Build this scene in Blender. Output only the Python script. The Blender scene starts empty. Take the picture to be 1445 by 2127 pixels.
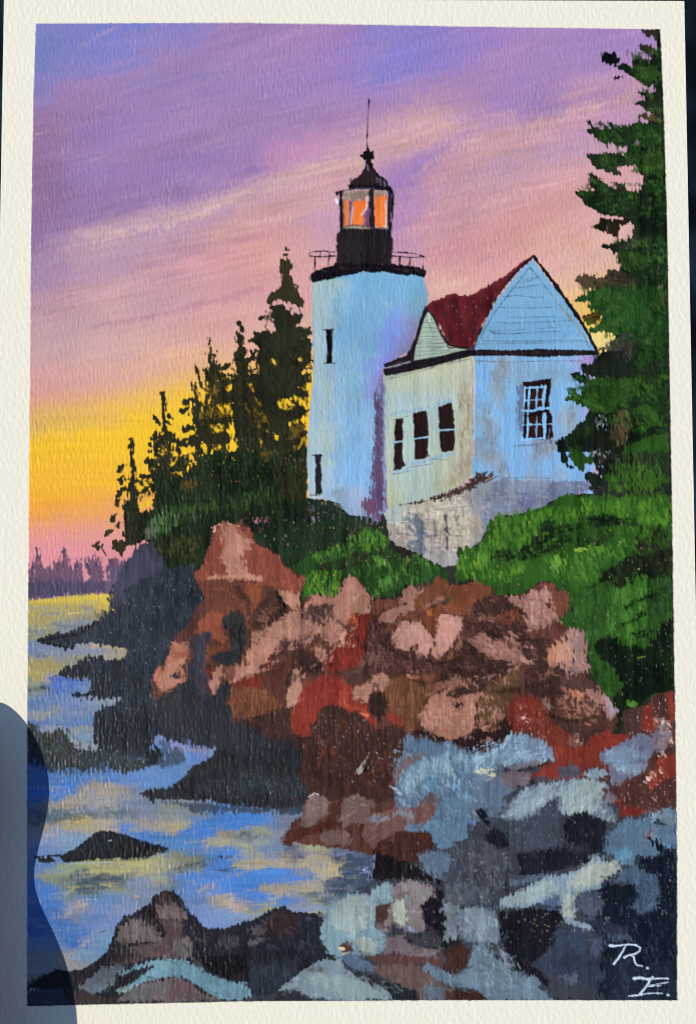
# A small acrylic painting of a lighthouse on toothed paper, held up in the sun.
import bpy, math
import numpy as np

C = bpy.context.scene.collection
# ------------------------------------------------------------------ camera
F_PX, DIST, TILT = 3000.0, 0.30, math.radians(3.4)
CAM = (0.0, -DIST * math.sin(TILT), DIST * math.cos(TILT))
cd = bpy.data.cameras.new('camera')
cam = bpy.data.objects.new('camera', cd); C.objects.link(cam)
cam.location = CAM; cam.rotation_euler = (TILT, 0, 0)
cd.sensor_fit = 'VERTICAL'; cd.sensor_height = 36.0; cd.lens = F_PX * 36.0 / 2127.0
cd.clip_start = 0.01; cd.clip_end = 100.0
cd.dof.use_dof = True; cd.dof.focus_distance = DIST; cd.dof.aperture_fstop = 9.0
bpy.context.scene.camera = cam
# ------------------------------------------------------------------ sky and sun
SUN_EL, SUN_AZ = math.radians(50), math.radians(196)      # azimuth the light comes FROM, anticlockwise from +x
w = bpy.data.worlds.new('World'); bpy.context.scene.world = w; w.use_nodes = True
nt = w.node_tree; bg = nt.nodes['Background']
sky = nt.nodes.new('ShaderNodeTexSky'); sky.sky_type = 'NISHITA'; sky.sun_disc = False
sky.ozone_density = 4.0; sky.dust_density = 0.4
sky.sun_elevation = SUN_EL; sky.sun_rotation = math.radians(90) - SUN_AZ
nt.links.new(sky.outputs[0], bg.inputs[0]); bg.inputs[1].default_value = 0.105
sd = bpy.data.lights.new('sun', 'SUN'); sd.energy = 4.05; sd.angle = math.radians(0.5); sd.color = (1.0, 0.93, 0.80)
sun = bpy.data.objects.new('sun', sd); C.objects.link(sun)
sun.rotation_euler = (0, math.pi / 2 - SUN_EL, SUN_AZ)
vs = bpy.context.scene.view_settings
vs.view_transform = 'Standard'; vs.look = 'None'; vs.exposure = 0.0; vs.gamma = 1.0; vs.use_curve_mapping = False
bpy.context.scene.cycles.use_denoising = True
bpy.context.scene.cycles.filter_width = 1.0

# ------------------------------------------------------------------ the paint
# The picture is acrylic paint on toothed paper.  The strokes below are laid on
# a numpy grid (one cell per mesh vertex), which gives every vertex of the sheet
# its paint colour, its relief and the painted motif it belongs to.
# Sheet coordinates: tenths of a millimetre from the upper left, x right, y down.
STEP = 1.75
SY0, SY1 = -3.0, 2152.0
LX0, LX1, RX0, RX1 = 9.0, -28.0, 1420.0, 1461.0
NC = int((RX1 - LX1) / STEP) + 1
NR = int((SY1 - SY0) / STEP) + 1
_v = np.linspace(0, 1, NR)[:, None]
_u = np.linspace(0, 1, NC)[None, :]
_L = LX0 + (LX1 - LX0) * _v
_R = RX0 + (RX1 - RX0) * _v
GX = (_L + (_R - _L) * _u).astype(np.float32)
GY = (SY0 + (SY1 - SY0) * _v + (1 - _v) * (5.0 * _u) + 0 * _u).astype(np.float32)
rng = np.random.RandomState(7)

def smooth_noise(sx, sy, seed, ang=0.0):
    r = np.random.RandomState(seed)
    n = r.standard_normal((NR, NC))
    fy = np.fft.fftfreq(NR)[:, None]; fx = np.fft.rfftfreq(NC)[None, :]
    c, s = math.cos(ang), math.sin(ang)
    a = fx * c + fy * s; b = -fx * s + fy * c
    g = np.exp(-2 * math.pi ** 2 * ((a * sx / STEP) ** 2 + (b * sy / STEP) ** 2))
    o = np.fft.irfft2(np.fft.rfft2(n) * g, s=(NR, NC))
    return ((o - o.mean()) / (o.std() + 1e-9)).astype(np.float32)

ORG = smooth_noise(5, 5, 1)                      # ragged brush edges
ORG2 = smooth_noise(2.2, 2.2, 2)
TOOTH = smooth_noise(1.6, 5.2, 3) - 0.8 * smooth_noise(3.8, 8, 3) + 0.28 * smooth_noise(1.5, 2.4, 31)
TOOTH = TOOTH / TOOTH.std() + 0.4 * np.sin(2 * math.pi * (GX + 2.2 * smooth_noise(12, 40, 33)) / 7.2)
TOOTH *= 1 + 0.22 * smooth_noise(50, 50, 34)
TOOTH = TOOTH / TOOTH.std()                      # the paper's upright ribs
GRIT = smooth_noise(1.6, 3.0, 4)
PAPERN = smooth_noise(1.9, 3.6, 5) - 0.6 * smooth_noise(5, 8, 5); PAPERN /= PAPERN.std()
BIG = smooth_noise(26, 14, 6)
STREAK = {a: smooth_noise(34, 2.4, 20 + k, math.radians(a)) for k, a in enumerate((-24, -12, 0, 75, 90, 40))}

def lin(h):
    h = h.lstrip('#')
    c = np.array([int(h[i:i + 2], 16) / 255.0 for i in (0, 2, 4)])
    r, g, b = c
    if g > 1.2 * max(r, b) and g > 0.28: c = c * (1.14, 0.93, 1.0)          # earthier greens
    elif b > 0.76 and r < 0.45 and b - r > 0.35: c = c * (1.03, 0.985, 0.87)  # duller blues
    elif r > 1.9 * g and r > 0.45 and r - b > 0.235 and g < 0.4: c = c * (0.83, 0.95, 1.0)
    return np.where(c <= 0.04045, c / 12.92, ((c + 0.055) / 1.055) ** 2.4).astype(np.float32)

COL = np.empty((NR, NC, 3), np.float32); COL[:] = lin('eeead9')
HGT = np.zeros((NR, NC), np.float32)             # extra relief of the paint, 0.1 mm
PID = np.zeros((NR, NC), np.int16)
WET = np.zeros((NR, NC), np.float32)             # how much paint covers the tooth
PARTS = [('paper_sheet', None)]
CUR = 0
TX, TY, TS = 0.0, 0.0, 1.0

def tile(x, y, s=1.0):
    global TX, TY, TS
    TX, TY, TS = x, y, s

def motif(name, parent=None, label=None, new=True):
    """start (or return to) a painted motif; parent = index of the motif it is part of"""
    global CUR
    PARTS.append((name, parent, label)); CUR = len(PARTS) - 1
    return CUR

def to(i):
    global CUR
    CUR = i

def pts(s):
    if isinstance(s, str):
        s = [tuple(map(float, q.split(','))) for q in s.split()]
    return [(TX + a / TS, TY + b / TS) for a, b in s]

def window(x0, y0, x1, y1):
    j0 = max(0, int((y0 - 6 - SY0) / STEP)); j1 = min(NR, int((y1 + 4 - SY0) / STEP) + 2)
    if j1 <= j0: return None
    la, lb = _L[j0, 0], _L[min(j1, NR) - 1, 0]
    ra, rb = _R[j0, 0], _R[min(j1, NR) - 1, 0]
    f = lambda x, l, r: (x - l) / (r - l) * (NC - 1)
    i0 = int(min(f(x0, la, ra), f(x0, lb, rb))) - 1; i1 = int(max(f(x1, la, ra), f(x1, lb, rb))) + 2
    i0 = max(0, i0); i1 = min(NC, i1)
    if i1 <= i0: return None
    return slice(j0, j1), slice(i0, i1)

FRAME = [(75, 49), (500, 47.5), (800, 52), (950, 55), (1370, 61), (1378, 250), (1385, 500), (1390, 800), (1393.5, 1000), (1398, 1300),
         (1402, 1550), (1405, 1800), (1405, 2078), (950, 2077.5), (500, 2080), (57, 2090), (57, 1500), (61, 1000), (65, 500), (70, 200)]

def sdf_poly(P, X, Y):
    d = np.full(X.shape, 1e9, np.float32); ins = np.zeros(X.shape, bool)
    n = len(P)
    for k in range(n):
        ax, ay = P[k]; bx, by = P[(k + 1) % n]
        ex, ey = bx - ax, by - ay
        L = ex * ex + ey * ey + 1e-9
        t = np.clip(((X - ax) * ex + (Y - ay) * ey) / L, 0, 1)
        q = (X - ax - t * ex) ** 2 + (Y - ay - t * ey) ** 2
        np.minimum(d, q, out=d)
        if ay != by:
            c = ((ay > Y) != (by > Y)) & (X < (bx - ax) * (Y - ay) / (by - ay) + ax)
            ins ^= c
    d = np.sqrt(d)
    return np.where(ins, -d, d)

INFRAME = None
def mask_frame():
    global INFRAME
    d = sdf_poly(FRAME, GX, GY) + 0.25 * ORG2
    INFRAME = np.clip(0.5 - d / 1.6, 0, 1)

def lay(w, a, col, h, own):
    """put paint of colour col with cover a on window w"""
    a = a * INFRAME[w]
    if not a.any(): return
    COL[w] += (col - COL[w]) * a[..., None]
    if h:
        HGT[w] += h * a * (1 - 0.3 * a)
    WET[w] += (1 - WET[w]) * a * 0.5
    if own:
        PID[w] = np.where(a > 0.5, CUR, PID[w])

def tint(w, c, var, ang):
    n = STREAK[ang][w]
    c = np.asarray(c, np.float32)
    m = 1 + var * n[..., None] + 0.6 * var * BIG[w][..., None]
    return c * np.clip(m, 0.3, 2)

def shade(d, w, rough, dry, soft, a):
    q = d + rough * (0.75 * ORG[w] + 0.45 * ORG2[w]) - dry * (TOOTH[w] * 0.8 + 0.5 * GRIT[w])
    return a * np.clip(0.5 - q / soft, 0, 1)

def P(col, s, rough=1.2, dry=0.8, soft=2.2, a=1.0, h=0.12, var=0.07, ang=90, own=True):
    Q = pts(s)
    xs = [p[0] for p in Q]; ys = [p[1] for p in Q]; m = 3 * rough + 3 * dry + soft + 2
    w = window(min(xs) - m, min(ys) - m, max(xs) + m, max(ys) + m)
    if w is None: return
    d = sdf_poly(Q, GX[w], GY[w])
    lay(w, shade(d, w, rough, dry, soft, a), tint(w, lin(col), var, ang), h, own)

def S(col, wd, s, rough=0.5, dry=0.5, soft=1.8, a=1.0, h=0.1, var=0.06, ang=90, own=True):
    """a brush stroke along a path; wd = full width, or (start, end), in sheet units"""
    Q = pts(s); n = len(Q)
    w0, w1 = (wd, wd) if not isinstance(wd, tuple) else wd
    mw = max(w0, w1); rough = min(rough, 0.2 * mw); dry = min(dry, 0.3 * mw)
    R = [0.5 * (w0 + (w1 - w0) * k / max(1, n - 1)) for k in range(n)]
    xs = [p[0] for p in Q]; ys = [p[1] for p in Q]; m = max(R) + 3 * rough + 3 * dry + soft + 2
    w = window(min(xs) - m, min(ys) - m, max(xs) + m, max(ys) + m)
    if w is None: return
    X, Y = GX[w], GY[w]
    d = np.full(X.shape, 1e9, np.float32)
    for k in range(max(1, n - 1)):
        ax, ay = Q[k]; bx, by = Q[min(k + 1, n - 1)]
        ex, ey = bx - ax, by - ay
        t = np.clip(((X - ax) * ex + (Y - ay) * ey) / (ex * ex + ey * ey + 1e-9), 0, 1)
        q = np.sqrt((X - ax - t * ex) ** 2 + (Y - ay - t * ey) ** 2) - (R[k] + (R[min(k + 1, n - 1)] - R[k]) * t)
        np.minimum(d, q, out=d)
    lay(w, shade(d, w, rough, dry, soft, a), tint(w, lin(col), var, ang), h, own)

def dab(col, x, y, ln, wd, ang, **k):
    """one leaf-shaped touch of the brush (sheet units, centre, degrees)"""
    global TX, TY, TS
    sv = (TX, TY, TS); TX, TY, TS = 0, 0, 1
    c, s = math.cos(math.radians(ang)), math.sin(math.radians(ang))
    l = ln / 2 - wd * 0.3
    S(col, (wd, wd * 0.55), [(x - c * l, y - s * l), (x, y), (x + c * l, y + s * l)], **k)
    TX, TY, TS = sv

def B(col, s, ln, wd, ang, **k):
    for x, y in pts(s):
        dab(col, x, y, ln, wd, ang + rng.uniform(-12, 12), **k)

def inside(Q, x, y):
    c = False; n = len(Q)
    for k in range(n):
        ax, ay = Q[k]; bx, by = Q[(k + 1) % n]
        if (ay > y) != (by > y) and x < (bx - ax) * (y - ay) / (by - ay) + ax: c = not c
    return c

def dabs(cols, s, n, ln, wd, ang, spread=20, **k):
    """n touches scattered over an area"""
    Q = pts(s); xs = [p[0] for p in Q]; ys = [p[1] for p in Q]
    m = 0; tries = 0
    while m < n and tries < n * 40:
        tries += 1
        x = rng.uniform(min(xs), max(xs)); y = rng.uniform(min(ys), max(ys))
        if not inside(Q, x, y): continue
        m += 1
        f = rng.uniform(0.6, 1.3)
        dab(cols[rng.randint(len(cols))], x, y, ln * f, wd * rng.uniform(0.7, 1.25), ang + rng.uniform(-spread, spread), **k)

def specks(cols, s, n, r=1.6, a=0.8):
    """pinholes where the brush skipped a pit and an older colour shows"""
    Q = pts(s); xs = [p[0] for p in Q]; ys = [p[1] for p in Q]
    m = 0; tries = 0
    while m < n and tries < n * 40:
        tries += 1
        x = rng.uniform(min(xs), max(xs)); y = rng.uniform(min(ys), max(ys))
        if not inside(Q, x, y): continue
        m += 1
        dab(cols[rng.randint(len(cols))], x, y, r * rng.uniform(1.2, 3.2), r * rng.uniform(0.7, 1.2), 90 + rng.uniform(-15, 15),
            a=a * rng.uniform(0.35, 1), h=0, rough=0.2, dry=0, soft=1.5, own=False)

def field(samples, sig, elong, ang, s=None, rough=1, dry=1, soft=2.5, var=0.03, sang=-12, h=0.05, a=1.0, power=1.0):
    """wet-in-wet blend through colour touches (x, y, colour)"""
    X = []; C = []
    for ln_ in samples.strip().splitlines():
        for t in ln_.split():
            x, y, c = t.split(','); X.append((TX + float(x) / TS, TY + float(y) / TS)); C.append(lin(c))
    if s is None: Q = FRAME
    else: Q = pts(s)
    xs = [p[0] for p in Q]; ys = [p[1] for p in Q]; m = 8 + soft
    w = window(min(xs) - m, min(ys) - m, max(xs) + m, max(ys) + m)
    gx, gy = GX[w], GY[w]
    wx = gx + 5 * ORG[w]; wy = gy + 4 * ORG[w] + 5 * BIG[w]
    num = np.zeros(gx.shape + (3,), np.float32); den = np.full(gx.shape, 1e-12, np.float32)
    for (x, y), c in zip(X, C):
        an = math.radians(ang(x, y) if callable(ang) else ang)
        ca, sa = math.cos(an), math.sin(an)
        dx, dy = wx - x, wy - y
        u = (dx * ca + dy * sa) / elong; v = -dx * sa + dy * ca
        q = (u * u + v * v) / (sig * sig)
        k = np.exp(-q) + 0.002 / (1 + q * q)
        num += k[..., None] * c; den += k
    c = num / den[..., None]
    d = sdf_poly(Q, gx, gy) if s is not None else np.full(gx.shape, -50, np.float32)
    lay(w, shade(d, w, rough, dry, soft, a), tint(w, c, var, sang), h, True)

def cell(x, y):
    j = int((y - SY0) / (SY1 - SY0) * (NR - 1)); j = max(0, min(NR - 1, j))
    i = int((x - _L[j, 0]) / (_R[j, 0] - _L[j, 0]) * (NC - 1))
    return j, max(0, min(NC - 1, i))

def chop(own_ids, s, n, ln, wd, ang, spread, jump=9, a=0.5, push=0.0, h=0.16):
    """short touches that drag the neighbouring wet colour about"""
    global CUR
    Q = pts(s); xs = [p[0] for p in Q]; ys = [p[1] for p in Q]; m = 0; tries = 0
    while m < n and tries < n * 6:
        tries += 1
        x = rng.uniform(min(xs), max(xs)); y = rng.uniform(min(ys), max(ys))
        an = math.radians((ang(x, y) if callable(ang) else ang) + rng.uniform(-spread, spread))
        if not inside(Q, x, y): continue
        j, i = cell(x, y)
        if own_ids and PID[j, i] not in own_ids: continue
        d = rng.uniform(0.4, 1.0) * jump * (1 if rng.uniform() < 0.5 else -1)
        px, py = x - d * math.sin(an), y + d * math.cos(an)
        j2, i2 = cell(px, py)
        if own_ids and PID[j2, i2] not in own_ids: continue
        c = COL[j2, i2] * (1 + push * rng.uniform(-1, 1))
        l = ln * rng.uniform(0.5, 1.3); w0 = wd * rng.uniform(0.6, 1.3)
        ca, sa = math.cos(an) * l / 2, math.sin(an) * l / 2
        P0, P1 = (x - ca, y - sa), (x + ca, y + sa)
        w = window(min(P0[0], P1[0]) - w0 - 6, min(P0[1], P1[1]) - w0 - 6, max(P0[0], P1[0]) + w0 + 6, max(P0[1], P1[1]) + w0 + 6)
        if w is None: continue
        X, Y = GX[w], GY[w]; ex, ey_ = P1[0] - P0[0], P1[1] - P0[1]
        t = np.clip(((X - P0[0]) * ex + (Y - P0[1]) * ey_) / (ex * ex + ey_ * ey_ + 1e-9), 0, 1)
        dd = np.sqrt((X - P0[0] - t * ex) ** 2 + (Y - P0[1] - t * ey_) ** 2) - w0 * (0.5 - 0.2 * t)
        al = shade(dd, w, 0.6, 1.2, 2.0, a)
        if own_ids: al = al * np.isin(PID[w], list(own_ids))
        lay(w, al, c, h, False); m += 1

mask_frame()
ALBEDO = 0.89
THUMB = ((2260, -0.080, 0.0150, 0.0165), (2090, -0.0803, 0.0138, 0.0116), (1960, -0.0812, 0.0108, 0.0093), (1850, -0.0803, 0.0080, 0.0071),
         (1725, -0.0783, 0.0086, 0.0086), (1650, -0.0782, 0.0086, 0.0088), (1570, -0.0799, 0.0080, 0.0079), (1515, -0.0815, 0.0072, 0.0062), (1482, -0.0826, 0.0066, 0.0040))
# ------------------------------------------------------------------ sky
SKY = motif('painted_sky')
UPPER = '''
80,60,7c80c4 150,58,7880c6 250,62,7480cc 380,58,7f82cb 480,60,9a7fb5 600,60,a07fb8 700,60,a57fb8 790,66,8a80c8 900,65,8c80c8 1000,70,9a80c2 1100,72,a485bd 1300,75,a484c0
80,110,6080d2 78,140,5c7ccf 115,130,7480c6 150,150,8280c0 200,120,7a80cb 280,110,8582c5 360,110,9a82b5 450,110,9a80b8 560,110,9c80b8 650,110,a080ba 730,120,9a80c2 790,152,7a7fd6 760,95,9080c8 850,130,8080d2 950,110,9080c8 1050,130,a585bb 1200,130,a486c0 1280,150,a888bf
100,185,8a7cb8 180,190,a07da8 250,180,907fb8 330,180,967fb5 420,170,9480b8 520,180,9880b6 620,180,9881bc 720,180,9f82b8 830,180,a283b8 950,190,a884b5 1100,200,9d80ba 1220,185,b890b0 1330,180,c498a8 1330,215,b088b8
90,260,94709b 140,230,957aaa 200,260,9078b2 300,260,9a80b8 400,270,9a80b5 500,260,9c80b0 600,260,9a80b4 700,260,a582b0 800,240,a884b2 870,237,c59cae 950,245,b38bb5 1050,240,9b7cbd 1150,240,a583b8 1090,275,c098a5 1180,235,bc96ac 1260,262,b08ab8 1340,250,c49aaa 1250,225,b088b8
1000,290,c899a5 905,262,c99fa6 820,280,d0a4a8 780,295,d0a6ac 860,270,c8a0a8 700,290,b08ab0
90,340,8d6c98 200,350,927ab2 300,340,9578b0 400,340,927bb5 500,340,9a7cb4 600,325,b284b4 640,318,d08fb8 700,320,bf94b2 755,335,cfa2ac 820,310,c8a0ac 830,360,a883b5 860,335,9c7cbd 840,385,a582b8 920,330,b58bb0 960,290,c598a8 1000,330,c09098 1080,340,b08fb5 1060,310,c09aa8 1180,320,c59ab0 1250,330,c8a0ae
90,420,8d6c98 200,430,9174ac 300,430,9376ac 380,440,9a7eae 450,420,a086b0 520,405,b794b0 580,385,c6a4ac 650,362,cfa8ac 690,350,c8a2b0 680,420,cf9fb0 850,430,b58ab5 900,380,c894a8 950,400,ba8a9c 1050,370,ba98ac 1020,350,be9cac 1150,365,cf9cb0 1100,390,d898a8 1170,370,c5a0b0 1200,350,c4a2ae
90,490,886898 130,460,8f70a2 200,483,b89aa8 250,478,bd9ea8 170,500,b096a8 300,470,b898aa 330,448,b89aac 430,455,c8a0aa 390,490,a888b2 470,440,c8a0a8 500,470,d69c9f 560,445,d8a2a2 620,440,c9a0b0 660,480,c59bb5 540,480,d89890 470,505,cf909a
90,560,9c7ea6 130,545,a88aac 180,570,b892aa 260,550,b89aac 300,520,ac90b2 340,550,bb8fa8 400,530,c890a5 440,545,cf96a0 500,520,dba09c 560,520,dba290 620,500,d0a0a8 560,560,dba09a
90,630,ac8ba6 110,690,be9ea4 180,640,c49ea4 260,620,c8a2a6 340,620,c79ca8 420,600,cf9fa2 500,610,d3989c 560,600,d8a2a0 620,620,dba3a0
90,740,c7a2a2 200,720,d3aaa4 300,720,d8aca4 400,680,dba8a0 470,670,dda69e 540,650,dcaaa2 620,690,dcb098
90,790,d59e98 180,790,d4a29c 260,785,dcaa94 340,765,e3b092 440,750,e6b48a 520,720,e0ac98
'''
LOWER = '''
90,835,dda088 180,828,e3aa82 250,815,e6b07c 330,800,e8b872 420,790,ebb868 520,770,ecb86a 620,740,e8b880
80,880,d5b05c 160,862,e0b455 240,850,ecbc48 320,840,f0c040 400,830,f3c338 500,820,f2c238
80,930,f0be30 200,920,f3c132 300,910,f5c433 400,900,f5c630 550,860,f4c430 640,800,f2c032
80,1000,f2b636 200,990,f3ba38 300,990,f5be38
80,1060,f2a638 180,1055,f2aa40 235,1050,efac4c
80,1094,e99f68 160,1088,e89c6c 220,1078,e49e78
80,1112,e0949a 120,1130,e0949a 200,1120,e2989a 260,1100,e09c90 150,1170,dc909c 250,1170,d8909a
900,460,c08aa0 970,450,c48f98 1000,440,c8909a 1080,430,d4969c 1150,420,d69a98 1200,400,dba2a4 1220,450,d8a8a4 900,500,c68fa0 960,530,cc9498 1040,490,d09890 1150,500,dda694 1240,520,e0b3a5
900,580,e0aea0 940,600,e2b0a0 1000,555,dda0a0 1150,560,dfb0a5 1180,600,e8bc98 1190,630,ecc088 1205,650,f2c232 1230,680,f3c42c 1245,705,f8e88a 1270,700,f4dc60 1260,740,c8b0c8
'''
field(UPPER, 34, 1.9, lambda x, y: -20 if y < 480 else -15, var=0.018)
field(LOWER, 30, 2.6, lambda x, y: -6 if x < 800 else -22, s='40,822 250,808 450,762 660,700 660,1215 40,1215', soft=38, rough=4, dry=1, sang=0, var=0.018)
field(LOWER, 30, 2.2, -24, s='880,470 1000,440 1160,370 1330,330 1330,800 880,800', soft=60, rough=4, dry=1, sang=-24, var=0.018)
def K(col, w, s, **k):
    k.setdefault('a', 0.4); k.setdefault('soft', 10); k.setdefault('rough', 2.5); k.setdefault('dry', 4); k.setdefault('h', 0.05); k.setdefault('own', False)
    k.setdefault('ang', -12)
    S(col, w, s, **k)
K('b07a90', (3, 9), '198,678 250,668 320,658', soft=6, a=0.55)
K('b87f92', (10, 14), '320,656 400,636 470,618 540,600', a=0.55)
K('b88098', (10, 14), '360,560 430,536 500,505 540,490', a=0.35)
K('e0a9a0', 9, '235,660 265,660', a=0.5)
K('c9a0ae', 16, '150,640 260,600 340,560', a=0.35)
K('9c7fae', 14, '66,600 110,590', a=0.4)
K('cfa6ac', 20, '160,480 260,462 350,438 470,420 560,380', a=0.3)
K('d3aba6', 24, '500,430 580,375 680,350 740,345', a=0.45)
K('9a80b5', 26, '66,330 300,320', a=0.2)
K('8f74ae', 26, '150,440 320,420 430,385 520,350', a=0.35)
K('d3a8a8', (8, 16), '860,262 920,232', a=0.6)
K('d0a3a6', 18, '780,300 850,285 930,262 990,260', a=0.45)
K('9c7abf', (26, 12), '800,400 850,350 900,320', a=0.5)
K('9f7cc0', (20, 10), '950,250 1060,248 1200,205 1300,190', a=0.5)
K('b88fb5', (20, 16), '1180,290 1260,250 1330,220', a=0.45)
K('c79dac', (16, 24), '1180,200 1250,175 1320,165', a=0.5)
K('c69da2', 24, '960,290 1060,268 1180,235 1230,215', a=0.45)
K('a89abc', (14, 26), '1040,345 1090,348 1150,338', a=0.25)
K('e79fae', 18, '1085,395 1130,388 1185,372', a=0.5)
K('d892b5', 14, '610,322 660,312', a=0.5)
K('a99cbc', (14, 22), '960,445 1000,395 1060,355', a=0.3)
K('cfa188', (6, 12), '960,410 1000,385', a=0.4)
K('c09ab5', 8, '1100,240 1160,228', a=0.3)
K('e0949e', 22, '900,540 980,480 1080,440', a=0.35)
K('e2b0a8', 26, '1100,560 1200,540', a=0.35)
K('e0a070', 22, '1180,500 1215,512', a=0.25)
K('e8c0a8', 14, '900,600 960,585', a=0.5)
K('c0a2b0', (8, 30), '90,560 150,510 215,486 300,470 370,452', a=0.4, soft=10)
K('c6a6ac', (18, 26), '180,490 240,474 330,460 420,432 500,400', a=0.55, soft=8)
K('8d70a8', (18, 26), '110,478 180,462 300,432 420,398 520,352', a=0.4, soft=8)
K('a482b0', (8, 18), '300,520 360,498 420,472 480,440', a=0.5, soft=8)
K('b08fb0', (6, 14), '240,575 320,545 400,520', a=0.4, soft=6)
K('ccaaae', (8, 20), '330,480 420,440 500,404 570,372 640,345', a=0.5, soft=7)
K('d8b2ae', (20, 34), '560,395 620,362 690,345 745,342', a=0.5, soft=8)
K('e0a096', (14, 34), '440,500 490,478 540,452 600,430', a=0.45, soft=9)
K('dc9a98', (8, 22), '380,560 460,530 540,500 620,480', a=0.35, soft=8)
K('dba898', 18, '560,540 610,530 640,520', a=0.5, soft=8)
K('a07cb0', 22, '120,180 200,185 290,150', a=0.35, soft=12)
K('9a7ab0', 40, '180,240 300,215 420,190', a=0.3, soft=14)
K('a180b4', 30, '330,130 450,110 600,95', a=0.3, soft=14)
K('a07daf', 40, '330,300 480,260 640,225', a=0.25, soft=14)
K('9678a8', 30, '220,330 380,300 520,265', a=0.3, soft=14)
K('c496a4', (22, 44), '850,480 920,425 1000,372 1080,338', a=0.5, soft=14)
K('cc9ea2', (18, 36), '900,440 980,385 1080,350 1180,338', a=0.4, soft=12)
K('d0a6a8', (14, 30), '860,300 960,262 1060,246', a=0.45, soft=10)
K('d4a49e', (12, 40), '980,470 1080,425 1180,400 1230,400', a=0.35, soft=14)
K('c2a0aa', (26, 52), '150,540 260,508 360,486 450,456', a=0.35, soft=16)
K('cfa4a6', (30, 64), '400,510 500,470 600,428 690,395', a=0.4, soft=18)
K('dca09a', (20, 46), '440,560 540,530 640,490', a=0.4, soft=16)
K('b489ac', (10, 24), '240,560 330,535 430,510', a=0.35, soft=12)
K('c08fa0', (3, 6), '190,680 220,672 262,664', a=0.5, soft=4)
K('d0a8b4', (16, 30), '690,310 760,292 840,268 900,238', a=0.4, soft=8)
K('d6aeb0', (10, 18), '770,330 850,300 920,280', a=0.4, soft=6)
K('c898a8', (12, 24), '900,345 980,310 1060,290', a=0.45, soft=8)
K('d8a49c', (10, 26), '1060,450 1130,410 1200,392', a=0.4, soft=8)
K('d090a2', (14, 30), '860,480 920,440 1000,405', a=0.35, soft=9)
for q in ('800,330 850,300 910,284 960,290', '830,262 880,238 930,236', '900,400 940,350 1000,318 1060,300', '1090,300 1150,270 1230,235 1300,205', '940,300 1040,280 1150,255 1230,222', '1180,210 1250,185 1330,170', '1050,430 1110,395 1180,370', '870,520 940,470 1010,430', '1000,540 1100,500 1200,480'):
    K(['cc9ca4', 'd4a6a2', 'c896a8'][rng.randint(3)], (rng.uniform(8, 16), rng.uniform(14, 26)), q, a=0.42, soft=7)
for q in ('880,340 930,300 980,270', '1000,262 1100,250 1180,225', '960,380 1020,350 1080,342', '840,420 870,370 900,340', '1180,320 1240,290 1300,270'):
    K('a080b4', (rng.uniform(6, 12), rng.uniform(12, 22)), q, a=0.35, soft=7)
for k in range(260):                                   # dry drags of the brush over the clouds
    x = rng.uniform(70, 1340); y = rng.uniform(60, 760)
    if x > 640 and x < 900 and y > 300: continue
    c = ['b58ab2', '8a78b8', 'c8a0ac', '9a7cb8', 'a884b6', 'd0a4aa'][rng.randint(6)] if y < 480 else ['d8a4a4', 'c294aa', 'dcaaa6', 'cf9ca4'][rng.randint(4)]
    l = rng.uniform(40, 130); an = math.radians(rng.uniform(-30, -12))
    K(c, rng.uniform(3, 9), [(x, y), (x + l * math.cos(an), y + l * math.sin(an))], a=rng.uniform(0.08, 0.26), soft=4, dry=3)
for k in range(500):                                   # lighter hairs caught on the ribs
    x = rng.uniform(66, 1330); y = rng.uniform(60, 800)
    c = ['c8a2b4', 'd8b0b0', 'b89ac4', '8068a0'][rng.randint(4)]
    if y > 480: c = ['e6beb4', 'd8a0a0', 'e2b4a8', 'c08c9c'][rng.randint(4)]
    K(c, rng.uniform(1.2, 2.6), [(x, y), (x + rng.uniform(-2, 2), y + rng.uniform(8, 26))], a=rng.uniform(0.08, 0.3), soft=2, dry=1, rough=0.4)

K('c49aa0', 900, '60,300 1400,300', a=0.1, soft=60, own=True)
for q, w0 in (('90,640 260,600 420,560 600,520', 70), ('300,545 450,490 600,430 740,370', 60), ('640,400 760,320 900,262', 36), ('840,520 980,440 1120,400 1240,380', 90), ('900,370 1020,310 1180,265 1330,215', 44)):
    K('d3a09c', w0, q, a=0.3, soft=22, rough=5, dry=5)
for q, w0 in (('200,500 300,478 420,440 520,396', 12), ('560,372 640,350 740,338', 16), ('780,310 860,285 960,245', 12), ('1080,268 1180,240 1320,190', 14), ('1060,395 1140,385 1200,372', 14), ('880,350 940,310 1000,285', 10), ('430,500 520,470 600,440', 14), ('940,470 1020,420 1100,400', 12)):
    K('deb4ac', (w0 * 0.5, w0), q, a=0.5, soft=6)
chop({SKY}, '60,60 1340,60 1340,800 60,800', 1500, 60, 5, lambda x, y: -20 if x < 800 else -32, 10, 12, a=0.4, push=0.06, h=0.22)
chop({SKY}, '820,220 1340,150 1340,560 860,600', 500, 26, 5, -45, 25, 12, a=0.5, push=0.09, h=0.4)
chop({SKY}, '60,780 640,700 640,1200 60,1200', 350, 40, 5, -4, 6, 10, a=0.35, push=0.03)
# ------------------------------------------------------------------ dark underpainting of the land
UND = motif('painted_ground_tone', label='dark underpainting that shows in the joints between the rocks')
P('2a2a26', '1240,900 1300,560 1345,300 1372,40 1430,40 1430,2120 20,2120 20,2040 180,1990 330,1900 420,1950 640,1950 690,1850 770,1760 600,1740 620,1690 430,1640 400,1540 330,1500 300,1300 260,1180 640,1060 700,1050 800,1060 900,1150 960,1150 1040,1060 1240,1010', rough=2, dry=2, var=0.2)
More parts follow.
